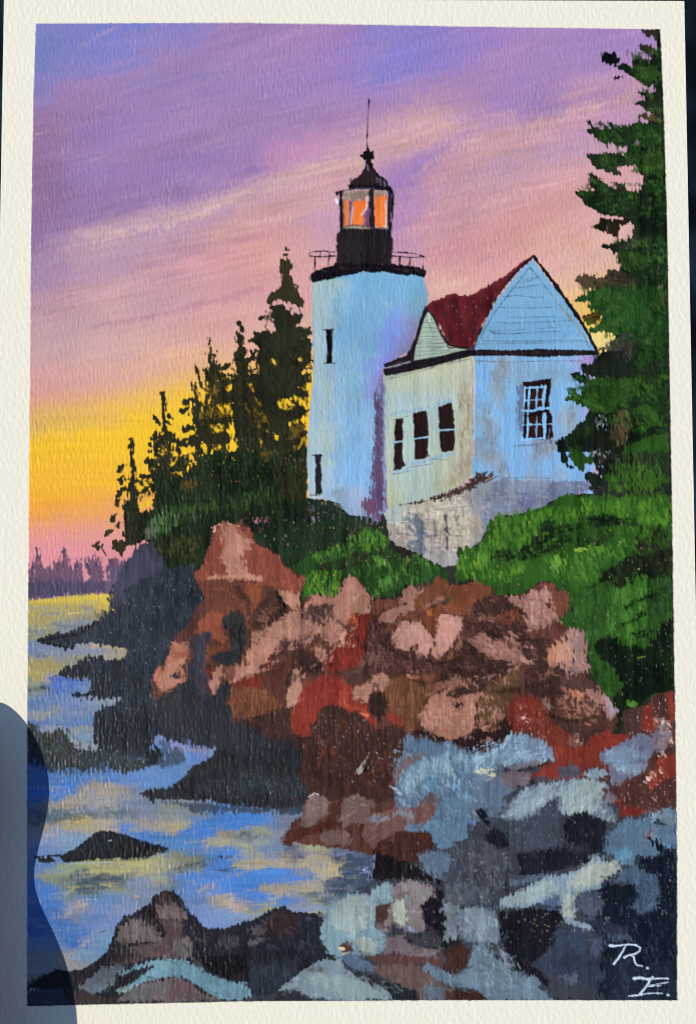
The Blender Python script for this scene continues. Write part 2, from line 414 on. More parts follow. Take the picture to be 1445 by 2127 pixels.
# ------------------------------------------------------------------ far shore
FAR = motif('painted_far_treeline')
tile(0, 1040, 2.89)
P('4c4860', '160,490 640,490 640,570 160,600', soft=6, dry=3)
P('55465e', '160,392 186,404 200,370 214,320 228,296 244,310 252,385 270,412 310,410 328,375 350,350 368,352 380,310 392,302 404,340 420,380 448,406 456,366 474,360 496,400 510,458 530,472 520,352 536,346 560,350 574,318 598,346 612,402 622,478 648,474 652,350 690,330 740,380 800,400 860,560 560,566 380,580 160,612', rough=2, dry=3.6, soft=5, var=0.12, a=0.88)
P('4c4564', '178,480 260,450 400,470 560,480 620,500 620,555 380,572 178,602', a=0.5, soft=14, dry=3)
P('5c5c78', '650,400 760,390 800,440 820,500 740,530 650,520', a=0.7, soft=12, dry=3)
B('3f3648', '225,330 250,380 200,420 390,330 350,400 380,380 465,390 540,380 575,350 580,400 545,430 600,440 660,380', 16, 4, 90, a=0.5, dry=1.5)
for x, y in ((226, 296), (388, 302), (576, 318), (530, 350), (464, 362)):
    S('55465e', (2, 5), [(x, y - 14), (x, y + 40)], dry=1)

# ------------------------------------------------------------------ water
WATER = motif('painted_water')
tile(0, 0)
field('''
70,1255,b3a35c 150,1250,bda95a 240,1243,cdb44a 100,1280,a89c66 180,1276,9a9070 225,1262,c0a850 150,1300,7d8490 80,1310,8c9070 90,1345,7080a0 130,1355,7c86a0 200,1348,8f8f98 240,1348,a09888 100,1380,a59864 160,1368,8c8c80 70,1400,a59a5c 80,1424,7a8a88 130,1425,4d6fb8 170,1430,6f88b0 90,1455,5f7cab 150,1462,7287b5 200,1452,8290a8 100,1480,8a8f90 170,1480,8590a8 75,1505,5878c8 150,1496,5c80cc 180,1492,5c80cc 100,1525,8a90a5 180,1520,8f9090 160,1555,8f98a0 190,1530,6a90b0
80,1560,40608a 110,1610,4a78cc 200,1590,4c7098 290,1578,5580cc 350,1600,5a84cc 400,1545,7a88c0 430,1540,5f88dd 425,1560,8c8aa0 430,1572,6a8cdd 120,1645,3f7ae0 180,1620,4a7cc8 240,1610,5880b8 300,1620,5a80bc 350,1625,5a84c8 200,1640,9a9080 150,1665,9c9484 250,1640,948e88 210,1670,a29c98 190,1682,8c90a8 130,1690,5a7080 230,1690,5f7380 270,1660,7c88a0 320,1660,707f95 310,1690,80889a 380,1690,7c8c98 350,1680,808478
170,1705,b4a060 140,1715,a89c84 210,1718,a39a8c 110,1740,8890a8 150,1745,7a96b8 300,1715,968f8a 360,1702,a39c88 385,1712,a89e84 290,1735,4a7cd8 360,1740,5080d0 400,1725,4078e0 440,1705,4a80d8 480,1690,4a82e2 470,1735,8f8a80 450,1752,a09880 420,1755,5580cc 470,1768,4a7ed8
100,1775,6886b8 85,1800,5a7cb0 150,1802,8ea078 210,1800,aca878 280,1800,b0ac7c 340,1797,a8a680 390,1790,707a60 130,1815,8a9078 180,1822,505f66 220,1815,4a5862 240,1822,44545e 230,1838,8a9070 150,1845,75806c 100,1850,4a78c0 200,1860,5f84b4 280,1830,7f8ca4 310,1850,7c8ca8 340,1820,9a9a80 400,1830,4c80d8 450,1815,4a80e0 360,1830,60728c 430,1840,6084c0
100,1890,4572b4 160,1888,7f88a0 120,1920,4a74b8 200,1900,6884b8 260,1890,8090b4 240,1920,7088b8 150,1935,5078b8 160,1958,3a6cd0 110,1965,6888b4 200,1950,7890b4 190,1980,7498b4 140,1990,9a958c 110,2005,7f8c98 170,1998,8c9090 230,1960,6c94b8
420,1860,6080c8 400,1890,7088b8 440,1900,7890c0 430,1925,7890c0 460,1865,a09888 480,1880,9c948c 520,1840,4a82e4 520,1870,4f84e2 500,1760,4a80dd 560,1760,70889c 600,1750,80889a
500,1700,4a82e2 540,1700,4a80e0 570,1680,7888a8 590,1700,6c7890 520,1715,a09c70 500,1735,46586c 480,1752,a8a07c 520,1760,a8a478 560,1770,6a82b0 600,1780,38506c 540,1792,a8a080 590,1790,b0a47c 640,1797,a89c84 690,1810,b8a880 620,1812,8088a0 480,1810,4a82e0 560,1825,4a82e4 620,1818,4a82e4 650,1815,6888c8 540,1850,4a80e0 580,1866,4a80e0 560,1845,9a9084 620,1845,a89c84 660,1842,a89c84 690,1860,687888 500,1875,a89c90 480,1895,7c98c0 540,1885,909070 560,1880,b0a860 620,1890,8890a8 660,1885,a0a080 680,1870,505c6c
700,1760,5a6478 730,1790,485568 750,1770,606a84 720,1830,3f4c60 660,1762,988f74 640,1752,80808a 700,1752,7c7c90 760,1750,9090b0 780,1780,707494
''', 11, 2.3, -4, s='50,1250 131,1239 194,1234 250,1233 300,1260 330,1400 330,1500 480,1520 700,1640 800,1745 800,1840 700,1930 450,1960 380,1920 330,1900 180,2010 50,2070', soft=2, var=0.05, sang=0)
tile(0, 1040, 2.89)
P('cdb348', '182,602 380,577 560,563 690,562 774,600 700,625 600,612 400,612 190,628', soft=7, dry=3, rough=2, a=0.8, ang=0)
S('b3a05c', 7, '190,655 300,650 420,650', a=0.6, dry=3, soft=4, ang=0)
S('e0c08a', 3, '400,680 500,670', a=0.6, dry=3, soft=3, own=False)
S('c8b078', 5, '560,865 640,878 750,888', dry=2, soft=3, a=0.8)
S('7c86a0', 12, '300,905 420,905 560,900', dry=3, soft=4, a=0.7)
S('a89c80', 5, '480,955 620,945 740,935', dry=2, a=0.7)
S('4a5a90', 5, '230,935 290,935', a=0.7, dry=2)
S('3a4452', (6, 8), '180,1135 230,1128 290,1125', dry=2, a=0.9)
S('c8a890', 7, '255,1075 310,1050', dry=2, a=0.8)
S('b8a890', 5, '590,1200 680,1190 725,1185', dry=2, a=0.7)
tile(80, 1500, 3.6125)
P('4a82e6', '85,560 80,480 150,440 330,420 420,400 380,470 240,530 160,560', dry=2, soft=5, a=0.7, ang=0)
P('5f8ad8', '640,290 760,275 810,330 900,350 1080,330 1110,350 1060,430 980,460 800,480 650,440 560,380 600,300', dry=3, soft=8, a=0.7, ang=0)
S('5580c0', 22, '330,400 500,410 700,420', dry=4, soft=8, a=0.5, ang=0)
P('a0978c', '260,560 330,510 480,460 600,470 630,560 480,600 300,620 100,680 80,640', dry=3, soft=8, a=0.65, ang=0)
S('56656c', (12, 16), '100,750 200,710 330,680 420,700', dry=3, soft=6, a=0.8, ang=0)
S('c8b45c', 5, '230,745 350,740', dry=3, soft=4, a=0.7)
S('a8a078', 8, '190,790 260,780 400,790', dry=3, soft=4, a=0.6)
P('4a82e6', '1130,760 1180,740 1445,680 1445,800 1260,820 1150,830', dry=2, soft=4, a=0.8, ang=0)
P('4a82d8', '690,825 850,820 1000,850 1180,850 1260,870 1180,900 1220,960 980,920 860,890', dry=2, soft=5, a=0.7, ang=0)
P('b0a680', '780,790 950,770 1130,740 1140,800 1000,820 840,820', dry=3, soft=5, a=0.6, ang=0)
P('a8a08c', '1240,930 1290,890 1445,880 1445,930 1300,940', dry=2, soft=3, a=0.8, ang=0)
P('b4b080', '310,1130 500,1085 800,1080 960,1060 1000,1100 800,1110 600,1130 420,1140', dry=3, soft=4, a=0.75, ang=0)
P('4a5a60', '290,1200 340,1165 460,1150 585,1150 580,1200 480,1210 540,1240 470,1270 290,1290', dry=2, soft=4, a=0.85, ang=0)
S('aaa878', 4, '160,1280 200,1290 270,1250', dry=1, a=0.7)
S('c8c084', 3, '470,1215 540,1230', dry=1, a=0.8)
P('8c8c80', '980,1000 1180,1010 1300,1050 1200,1060 1100,1100 900,1110 880,1050', dry=3, soft=5, a=0.5, ang=0)
S('454f54', (5, 16), '1010,1110 1100,1090 1200,1060 1240,1060', dry=2, soft=3, a=0.85)
S('2a3242', (3, 8), '1260,1040 1340,1010 1445,1005', dry=2, soft=3)
S('384860', (6, 6), '1330,1110 1445,1125', dry=2, a=0.8)
P('4a82e8', '1000,1165 1100,1130 1280,1105 1330,1110 1445,1140 1445,1290 1260,1290 1240,1260 1330,1240 1300,1210 1150,1190', dry=2, soft=4, a=0.75, ang=0)
S('b09c80', 9, '1210,1280 1260,1230 1330,1225', dry=2, a=0.6)
P('a89c88', '1240,1300 1445,1310 1445,1400 1380,1380 1290,1330', dry=2, soft=4, a=0.8)
S('d8a868', 7, '735,1310 750,1318', a=0.8)
S('c8c0b0', 2, '600,1400 630,1345', a=0.5, h=0.4)
tile(0, 1560, 2.89)
S('3f72d8', (9, 5), '380,1140 460,1120 520,1100', dry=3, soft=4, a=0.8)
S('b4a890', 9, '360,1270 460,1190 540,1130', dry=3, soft=4, a=0.6)
S('b4a494', (4, 10), '300,1005 400,990 450,940 520,920', dry=3, soft=4, a=0.7)
S('90889c', (5, 8), '440,960 540,930', dry=2, a=0.4)
S('2a3240', 2, '580,1095 630,1080', h=0.3)
P('4a7cd8', '210,870 240,860 330,880 280,920 200,900', dry=2, soft=6, a=0.5)
tile(470, 1560, 2.89)
P('4a84ea', '-20,365 100,368 240,390 250,420 120,445 80,480 -20,480', dry=2, soft=3, a=0.9, ang=0)
P('4a84ea', '-20,590 60,590 70,620 0,635 -20,630', dry=1, soft=3, a=0.9, ang=0)
P('4a84ea', '0,735 110,715 390,705 410,735 330,760 530,745 500,770 350,790 210,790 190,850 320,870 320,900 130,895 60,870 -30,850 -30,760', dry=1.5, soft=3, a=0.92, ang=0)
P('a89c84', '20,700 60,670 200,655 390,645 390,695 250,700 100,712', dry=2, soft=3, a=0.9, ang=0)
P('b0a484', '470,675 560,690 680,700 675,745 600,750 540,740 470,700', dry=2, soft=4, a=0.85, ang=0)
P('a89c88', '200,800 320,795 480,775 540,800 560,840 400,850 280,860 200,845', dry=2, soft=4, a=0.9, ang=0)
P('3f4c60', '570,780 680,750 690,680 620,640 740,610 850,600 880,640 850,740 740,820 700,870 600,860', dry=3, soft=6, a=0.9)
S('7f82a8', (5, 9), '640,630 740,600 820,580 870,590 895,640 880,740 850,770', dry=2, soft=3, a=0.85)
S('b8c0e0', 4, '820,715 845,705', a=0.9)
S('a8b070', 11, '480,580 550,578', dry=2, soft=3, a=0.7)
S('888490', 14, '340,610 480,600 620,605', dry=4, soft=6, a=0.5)
S('7c7a94', 12, '200,330 330,325', dry=3, soft=5, a=0.7)
S('6c7086', 18, '320,400 380,440', dry=4, soft=7, a=0.6)
S('a8a478', 5, '110,460 200,455', dry=3, a=0.7)
S('a8a070', 8, '-20,545 60,555 150,580', dry=3, a=0.7)
P('7c94b8', '0,1020 160,980 250,950 400,930 570,920 580,960 400,975 200,1000 120,1050 0,1060', dry=3, soft=5, a=0.7, ang=0)
S('8c88b0', 8, '480,930 570,930', dry=3, a=0.6)
S('b0ac60', 4, '150,925 290,915', dry=2, a=0.7)
P('b0a094', '-20,880 40,870 100,920 130,950 90,975 20,960 -20,930', dry=2, soft=4, a=0.8)
tile(0, 0)
dabs(['7888a8', '6f86a8', 'a49c8a', '8a93a4', '5f80b4'], '62,1260 250,1250 330,1500 700,1650 780,1760 700,1900 330,1880 200,2000 60,2040', 900, 26, 3.6, -3, 6, a=0.4, dry=2.4, soft=3, own=False)
chop({WATER}, '60,1240 800,1240 800,2060 60,2060', 1700, 26, 4.5, -4, 8, 9, a=0.7, push=0.12)
dabs(['3c82e8', '4a88e6'], '490,1690 560,1690 560,1720 480,1725', 8, 26, 5, -4, 5, a=0.5, own=False)
# ------------------------------------------------------------------ spruces on the left
TK = '2a2a1d'; TK2 = '36321f'; TG = '22301c'
GA = '2a3a1e'; YH = 'f0c232'
TR = []
def spruce_body(samples, **k):
    P(TK, samples, rough=2.2, dry=1.6, soft=2, **k)
tile(180, 500, 2.89)
T5 = motif('painted_spruce', label='tallest dark spruce, standing right beside the lighthouse')
S(TK2, (3, 12), '1200,80 1198,200 1195,300', dry=2)
P(TK2, '1165,110 1230,112 1238,160 1222,200 1240,240 1265,300 1290,350 1302,395 1270,398 1230,380 1190,370 1150,340 1130,360 1100,385 1086,370 1088,320 1140,285 1165,270 1168,200 1155,160', rough=2, dry=2)
B(TK2, '1200,55 1195,85 1215,125 1180,130 1205,160', 11, 8, 10, dry=1.5)
P(TK, '1110,400 1150,370 1190,400 1240,430 1295,436 1285,480 1255,510 1290,530 1340,520 1345,570 1300,580 1345,600 1352,660 1350,760 1290,790 1340,800 1345,850 1280,880 1340,900 1335,940 1270,940 1230,950 1345,1000 1310,1060 1220,1100 1300,1100 1320,1180 1320,1560 1130,1560 1040,1500 1000,1200 1000,1000 1040,800 1020,700 1050,640 1000,610 1000,570 1050,540 1120,545 1120,480 1095,400', rough=2.4, dry=2, var=0.16)
B(TK, '1055,460 1010,590 1035,560 1070,640 1110,610 1320,540 1330,620 1310,680 1335,740 1345,720', 15, 9, -10, dry=1.6)
B('2b2b1c', '1020,560 990,605 1060,560 1120,400 1140,395', 12, 8, 10, dry=1.6)
T4 = motif('painted_spruce', label='slim dark spruce with a leaning tip, left of the tallest spruce')
B(TK, '918,505 935,535', 15, 12, 55, dry=1)
S(TK2, (10, 20), '915,560 930,620 930,700 930,780', dry=3)
P(TK, '905,560 950,580 945,620 965,660 960,700 985,690 1000,640 1020,660 1010,710 970,770 1025,760 1040,820 1060,900 1060,1300 900,1300 870,1000 860,940 800,985 790,970 860,930 870,830 830,810 850,790 900,800 890,740 870,690 900,650', rough=2.4, dry=2.4, var=0.15)
B(TK, '855,745 840,760 1000,660 985,710 870,870', 14, 10, -30, dry=1.6)
T3 = motif('painted_spruce', label='pointed brown green spruce in the middle of the row')
S(TK2, (3, 15), '738,592 748,650 752,720 756,800', dry=3)
P('33301c', '735,600 760,640 778,690 770,720 805,740 800,790 830,800 870,830 870,1000 860,1280 700,1280 680,1000 740,980 720,900 700,800 700,770 735,770 720,720 716,670', rough=2.6, dry=3.2, var=0.18)
B('3a3420', '800,760 790,840 720,830 850,900 800,900 770,930', 16, 7, 60, dry=2)
T2b = motif('painted_spruce', label='narrow spruce with two thin leaders, just left of the pointed one')
B('3a3420', '662,772 668,800 678,830 690,870', 16, 8, 70, dry=1.4)
S(TK2, (4, 14), '648,870 652,930 660,1000 670,1100', dry=3)
P(TK, '640,870 660,880 690,960 700,1020 740,1040 790,1090 740,1140 720,1180 700,1220 720,1290 640,1300 600,1260 560,1290 520,1290 530,1250 560,1220 590,1180 650,1160 640,1060 630,1000', rough=2.2, dry=2.2, var=0.16)
B(TK, '600,975 590,1015 612,960 605,1130 625,1120 600,1195 580,1215 625,1190', 19, 12, -12, dry=1.4)
T2 = motif('painted_spruce', label='spruce with a dark knobbed tip, second from the left end')
B(TK, '460,930 462,960', 15, 13, 80, dry=0.8)
S(TK, (9, 10), '460,970 464,1040 466,1100 468,1150', dry=1.4)
S(TK, (8, 14), '480,1150 505,1240 490,1340 480,1440', dry=2)
B(TK, '420,1070 432,1095 500,1060 488,1095 415,1190 390,1230 400,1200 430,1160', 15, 10, 40, dry=1.2)
B(TK, '520,1170 540,1200 440,1265 455,1240 430,1285 375,1335 400,1350 385,1320 415,1345 520,1290 545,1320 550,1375', 19, 12, 25, dry=1.4)
P(TK, '440,1150 480,1145 560,1185 545,1225 500,1195 520,1260 580,1300 620,1290 640,1340 600,1380 560,1390 510,1400 500,1440 420,1440 340,1430 300,1425 310,1415 380,1408 420,1380 440,1300 470,1250 440,1230 400,1270 385,1265 420,1200 380,1190 410,1160', rough=2.2, dry=1.8, var=0.14)
T1 = motif('painted_spruce', label='small spruce at the far left end of the row')
B(TK, '268,1200 275,1215', 11, 9, 70, dry=0.8)
S(TK, (10, 13), '268,1225 272,1290 280,1350 278,1420 268,1520 262,1620', dry=2)
B(TK, '215,1355 205,1372 208,1425 218,1440 208,1500 196,1525 185,1575 190,1560 172,1650 165,1668 192,1705', 15, 11, -50, dry=1.2)
B('3a3420', '125,1760 140,1745 65,1820 85,1838', 17, 9, -35, dry=1.4)
S('3a3420', 2.5, '95,1850 120,1890')
P('352e1c', '145,1790 235,1800 245,1830 215,1900 180,1880 150,1850', rough=2, dry=3)
P(TK, '250,1420 300,1430 380,1440 400,1480 320,1530 300,1560 330,1640 380,1660 360,1800 300,1830 240,1820 210,1700 225,1640 235,1560 260,1500', rough=2.2, dry=1.8, var=0.14)

# ------------------------------------------------------------------ shrubs below the tower
SHR = motif('painted_shrubs', label='dark green shrubs with pink and yellow flecks under the left spruces')
P('1f2a1a', '360,1450 450,1405 560,1400 640,1330 700,1270 900,1250 1330,1250 1330,1540 1420,1560 1520,1560 1700,1570 1760,1630 1770,1700 1445,1965 1180,1965 1100,1860 980,1740 850,1690 780,1720 700,1965 400,1965 370,1830 300,1760 330,1650 390,1600 400,1540', rough=2.5, dry=2.4, var=0.2)
P('2c2f1a', '1140,1260 1325,1240 1325,1560 1150,1560', dry=2, soft=8, var=0.2)
dabs(['141c14', '1a2417', '232d1b', '2a3a20'], '360,1450 640,1330 1320,1250 1320,1550 1000,1550 360,1680', 190, 22, 6, 90, 14, a=0.7, dry=2, soft=2.5, h=0.12)
dabs(['2a4a20', '2f5a26', '37602c', '24401f'], '420,1640 560,1610 760,1580 900,1560 1040,1500 1130,1500 1120,1560 950,1600 760,1640 600,1660 450,1720', 90, 20, 6, 80, 30, a=0.6, dry=2.2, soft=3)
dabs(['2f5a28', '356a2c', '4a7a48'], '380,1700 460,1640 560,1640 540,1700 430,1760', 40, 17, 6, 80, 25, a=0.7, dry=2, soft=3)
P('5a7a5e', '345,1740 400,1710 440,1730 400,1780 360,1790', dry=3, soft=9, a=0.7)
dabs(['141b14', '1a2418'], '700,1680 780,1650 1400,1590 1740,1650 1700,1900 1250,1940 1000,1740', 170, 22, 7, 90, 18, a=0.7, dry=2, soft=3)
dabs(['26331c', '3a4a1e', '4a4820'], '390,1780 500,1770 680,1800 640,1950 420,1900', 60, 14, 5, 90, 20, a=0.6, dry=2, soft=3)
tile(600, 580, 3.9375)
P('1f2c22', '160,1795 300,1800 400,1820 455,1890 500,1930 600,1935 700,1965 790,2010 800,2126 160,2126', rough=2, dry=2, var=0.2)
P('22302c', '470,1900 560,1925 680,1960 740,2000 640,2010 500,1980', dry=2, soft=4)
specks(['d87058', 'e0a030', 'b8b0c8', 'd8a0a0', '8a9a7a'], '160,1820 420,1840 560,1960 780,2020 790,2120 160,2120', 110)
tile(470, 1040, 2.89)
SH2 = motif('painted_shrubs', label='bright green shrubs between the red rocks and the stone footing')
P('25401f', '390,380 470,340 520,310 640,290 780,230 850,190 900,190 960,215 975,260 960,290 1080,330 1200,350 1260,390 1330,420 1330,520 1200,500 1060,520 1000,580 880,600 700,560 560,560 440,660 430,540 460,470 400,430', rough=2.4, dry=2, var=0.18)
P('223220', '150,200 500,130 700,90 800,100 880,130 920,180 850,185 740,240 560,300 400,370 300,330', rough=3, dry=3, soft=5, a=0.8, var=0.2)
dabs(['3a7a26', '2f6a24', '4a8a2e', '2a5a22'], '640,290 780,225 850,185 930,190 970,230 960,285 860,290 800,270 680,330 560,380 520,330', 110, 17, 6, 80, 30, a=0.75, dry=2, soft=2.5)
dabs(['33701f', '4a8a2a', '2a5c22', '5a9a30'], '470,470 560,430 690,430 680,520 640,580 500,580 440,650', 100, 18, 6, 85, 22, a=0.8, dry=1.8, soft=2.5)
dabs(['2a5020', '34702a', '1f3a1e', '468a34'], '700,400 860,340 1000,330 1180,350 1280,420 1180,490 1020,560 880,590 830,500', 120, 16, 6, 70, 35, a=0.7, dry=2, soft=2.5)
dabs(['3f2c24', '2a2620', '1a2218'], '520,400 620,360 720,340 800,300 960,300 1060,340 940,380 760,400 620,430', 55, 14, 5, 10, 30, a=0.7, dry=2, soft=2.5)
dabs(['46882e', '4f9436'], '880,350 940,340 940,400 890,400', 10, 13, 7, 80, 30, a=0.7)
dabs(['46883a'], '920,480 990,470 1000,540 930,540', 12, 13, 7, 80, 30, a=0.6)
specks(['d8788a', 'e0b040', '9ac060', 'd8d0b0', 'c060a0'], '100,60 700,60 900,180 960,290 1260,390 880,580 480,480 300,330', 100)
specks(['e0a0b0', 'd8788a'], '70,110 240,90 250,130 80,150', 30, r=2)

# ------------------------------------------------------------------ yellow sky seen between the branches
to(SKY); tile(180, 500, 2.89)
def gap(s, c=YH, a=0.95): P(c, s, rough=1.2, dry=1.6, soft=2.5, a=a, var=0.05)
gap('1148,985 1165,955 1195,942 1225,958 1245,985 1225,1008 1190,1022 1160,1012')
gap('1112,702 1136,716 1140,745 1112,752 1105,725', 'e8c050')
gap('1300,965 1345,930 1340,1005 1312,1012 1295,990')
gap('1345,850 1352,895 1300,895 1285,875 1320,868')
gap('780,985 860,980 862,1040 830,1040 800,1020')
gap('735,1100 760,1110 790,1100 822,1102 825,1145 790,1150 760,1140')
gap('762,1232 800,1225 822,1240 790,1256 765,1252')
gap('690,1225 716,1222 720,1282 700,1270')
gap('1130,1160 1158,1168 1150,1200 1128,1196')
gap('308,1602 335,1580 372,1540 396,1570 388,1590 330,1610')
gap('600,1325 630,1328 632,1345 612,1352')
gap('505,1396 575,1395 572,1412 510,1412')
gap('965,792 1028,780 1026,796 980,802', 'e8b060')
gap('836,880 868,870 860,900 838,895')
gap('975,855 995,850 998,875 975,872')
gap('1270,710 1290,705 1290,725 1268,728', 'e8b848'); gap('1330,740 1355,735 1355,758 1320,760', 'e8b848')
gap('512,1260 545,1275 550,1320 520,1360 500,1350 515,1300')
gap('560,1240 640,1236 655,1260 600,1290 570,1280')
gap('320,1432 360,1440 400,1450 360,1475 310,1520 296,1480')
gap('1060,1200 1040,1195 1050,1240', a=0.6)
for q, c in (('1000,940 1020,970 1040,960 1030,1000 1050,1080 1030,1110 1005,1030', 'a8861f'), ('1200,1130 1240,1080 1290,1070 1310,1110 1270,1170 1230,1200 1210,1150', '8a6c1c'),
             ('720,900 770,860 790,900 760,960 730,950', 'a08020'), ('1010,1090 1060,1000 1075,1100', '8a6c1c'), ('560,1460 680,1440 660,1480 580,1490', '7a5a20'), ('1060,1270 1095,1260 1090,1310 1065,1300', '7a5f1c'),
             ('680,1040 730,1000 780,1060 740,1090', 'b08c20'), ('900,980 960,960 950,1010', '806418'), ('770,1010 860,1035 850,1060 790,1055', 'a07e1c'), ('440,1260 470,1235 475,1275 450,1290', 'c09828')):
    P(c, q, rough=3, dry=4.5, soft=5, a=0.42, h=0.02, own=False)
for q in ('660,900 690,960', '690,800 720,880 730,930', '970,860 1000,900', '1270,1250 1310,1180 1320,1230', '1015,950 1045,990', '730,1100 760,1150', '790,840 830,830'):
    S('c89c28', 4, q, dry=2, a=0.7, own=False)
specks(['e0b040', 'c89030', 'd8a0a0', '9a8a50'], '560,1300 760,1180 1320,1100 1320,1400 900,1500 560,1480', 70)

to(T5)
dabs([TK, '1c1f16', TG, '2a2c1c'], '1000,560 1100,400 1290,430 1350,700 1320,1100 1100,1250 1000,1000', 170, 17, 5, 75, 45, a=0.8, dry=1.8, soft=2)
dabs(['3a3a20', '24301c', '171a13'], '1040,640 1300,560 1330,1000 1100,1200', 90, 13, 4, 80, 40, a=0.6, dry=1.8, own=False)
to(T4)
dabs([TK, '1c1f16', '33301c'], '880,700 960,620 1020,760 1060,1200 900,1240', 90, 15, 5, 75, 45, a=0.8, dry=1.8, soft=2)
to(T3)
dabs([TK, '33301c', '1f2116'], '710,780 780,720 860,860 860,1240 700,1250', 95, 15, 5, 70, 45, a=0.8, dry=1.8, soft=2)
to(T2)
dabs([TK, '1f2116', '2a3220'], '430,1180 560,1260 640,1300 620,1420 400,1440 380,1340', 60, 14, 6, 20, 50, a=0.85, dry=1.8, soft=2)
to(T1)
dabs([TK, '1f2116', '2a3220'], '250,1430 380,1440 380,1500 300,1560 330,1660 350,1800 240,1820 230,1600', 60, 14, 6, 60, 50, a=0.85, dry=1.8, soft=2)
# ------------------------------------------------------------------ lighthouse
LH = motif('painted_lighthouse', label='pale blue round lighthouse tower with black lantern room')
tile(600, 580, 3.9375)
P('7cb0d2', '192,20 200,-10 420,-60 700,-75 1000,-60 1100,-20 1118,60 1130,120 1136,200 1112,240 1075,330 1040,420 1015,520 990,590 800,690 765,730 760,800 795,900 800,1100 805,1400 805,1880 745,1935 728,1985 660,1950 600,1935 500,1930 450,1890 400,1825 290,1795 165,1790 158,1600 150,1440 165,1150 190,900 205,640 192,300', rough=0.6, dry=0.6, var=0.03)
field('''
240,60,a8bfbd 240,200,a4bcbe 230,350,a2bcc2 240,500,a4bcc2 260,640,a2bdc8 250,760,a5bcc2 250,900,a0bac8 230,1050,a2bbc6 230,1200,a4bcc8 230,1350,a8bec4 200,1500,a9c0cc 200,1650,a8c0cc 220,1760,b0c0c4
340,40,a2bcbe 330,150,98b8c6 330,350,9cb8c2 330,700,98b5cc 300,900,a6bcc0 300,1100,9cb6c2 310,1300,a8bcbc 300,1500,a8bebc 310,1680,a6bccc
450,60,8fb5cc 440,200,84b0ce 440,350,7aaad0 440,500,7aaacf 440,650,84b0ce 430,800,8ab2ce 430,950,8cb4d2 420,1100,8cb4d4 410,1300,8cb4d4 400,1500,88b2d6 400,1650,8cb6dc 350,1740,94b4cc
560,60,76acd2 560,200,78a8cc 560,350,78aacc 560,500,7aaacc 560,650,82b0ce 560,800,88b4d0 560,950,86b2d0 550,1100,86b2d2 540,1250,7cacd4 530,1400,84b4dc 530,1550,84b4de 520,1700,82b2dc 450,1780,88a2be 430,1850,7c92ac 500,1880,90a8c6 560,1880,9aacc8 600,1820,9ab0cc
700,60,78aed2 700,200,7aaccf 700,350,7aaad0 700,500,7caad2 690,620,80aad4 680,740,86a8da 680,850,8aaedc 660,1000,88b0d4 640,1200,8cb2d6 640,1400,88b4da 620,1550,86b6e0 640,1700,84b4de
860,60,78aed2 860,180,78aacd 850,300,7aa8d6 830,400,7ca2da 780,500,7e9edc 740,560,82a2dc 820,470,7c88da 860,380,7c90dc 900,500,8494d8 860,580,8486c8 760,640,8288d8 720,700,86a0dc 900,560,7e7cb0 940,560,86829c
1000,60,7aaecf 1000,200,7aaac8 960,320,80a4cc 980,420,8488b8 1040,280,7c96b0 1060,100,78aac8 1090,200,84a6bc 1000,480,80789c 950,450,8890d0
720,800,8c90d8 700,900,9090cc 735,850,8a78b8
''', 12, 1.7, 90, s='192,0 1100,-5 1118,60 1130,120 1136,200 1112,240 1075,330 1040,420 1015,520 990,590 800,690 765,730 760,800 700,1000 690,1400 650,1800 600,1935 500,1930 450,1890 400,1825 290,1795 165,1790 158,1600 150,1440 165,1150 190,900 205,640 192,300', rough=0.6, dry=0.5, soft=2, var=0.04, sang=90)
P('7c80a8', '770,740 800,900 806,1400 808,1880 745,1935 728,1985 640,1945 660,1800 690,1400 700,1000 730,850', dry=3, soft=8, a=0.85)
P('5c4a68', '715,950 745,930 765,1000 768,1300 770,1560 772,1880 720,1960 600,1890 610,1800 665,1800 668,1600 690,1400 705,1150', dry=2, soft=4, rough=1.2, a=0.95)
P('6c4a66', '600,1800 680,1800 770,1800 760,1900 725,1980 640,1945 590,1900', dry=4, soft=8, a=0.8)
P('7c6a98', '730,820 765,790 790,900 790,1100 760,1000 745,930 710,940', dry=3, soft=5, a=0.8)
S('8c5058', 3, '795,1200 800,1400 798,1700 800,1860', a=0.6, dry=2)
S('b0aeda', 4, '785,1050 785,1400 780,1700', a=0.4, dry=3)
dabs(['4f3c5c', '5c4464', '54405c', '664a68'], '700,1000 765,960 768,1850 680,1900 690,1400', 130, 14, 3, 90, 6, a=0.6, dry=1.5, own=False)
P('8a98a4', '350,1745 440,1720 470,1780 430,1830 380,1790', dry=4, soft=6, a=0.6)
dabs(['a8c4cc', '78a6cc', '9cbccc', '88b0d8', 'b4c8c4'], '200,30 900,30 900,300 700,700 680,1300 620,1800 350,1700 180,1700 170,1200', 420, 16, 2.2, 90, 6, a=0.3, dry=1, soft=2.5, h=0.1, own=False)
S('b8c4d8', 3, '150,1450 160,1600 160,1760', a=0.6)
chop({LH}, '160,0 1130,0 1130,700 700,1960 150,1800', 600, 20, 3.4, 88, 14, 8, a=0.5, push=0.05)
W1 = motif('painted_window', LH, 'narrow black slit window high on the tower')
P('14121a', '300,412 356,412 352,480 358,560 350,620 360,690 302,690 312,560 305,470', rough=0.4, dry=0.5)
S('1c1a20', 2.5, '278,414 356,410'); S('1c1a20', 2, '290,688 376,690')
W2 = motif('painted_window', LH, 'narrow dark slit window at the foot of the tower')
P('25222c', '212,1440 268,1440 262,1480 270,1600 266,1700 278,1755 212,1760 218,1600', rough=0.4, dry=0.7)
S('25222c', 3, '192,1440 268,1440'); S('4a4448', 1.6, '176,1764 250,1766')
tile(600, 280, 4.516)
LR = motif('painted_lantern_room', LH)
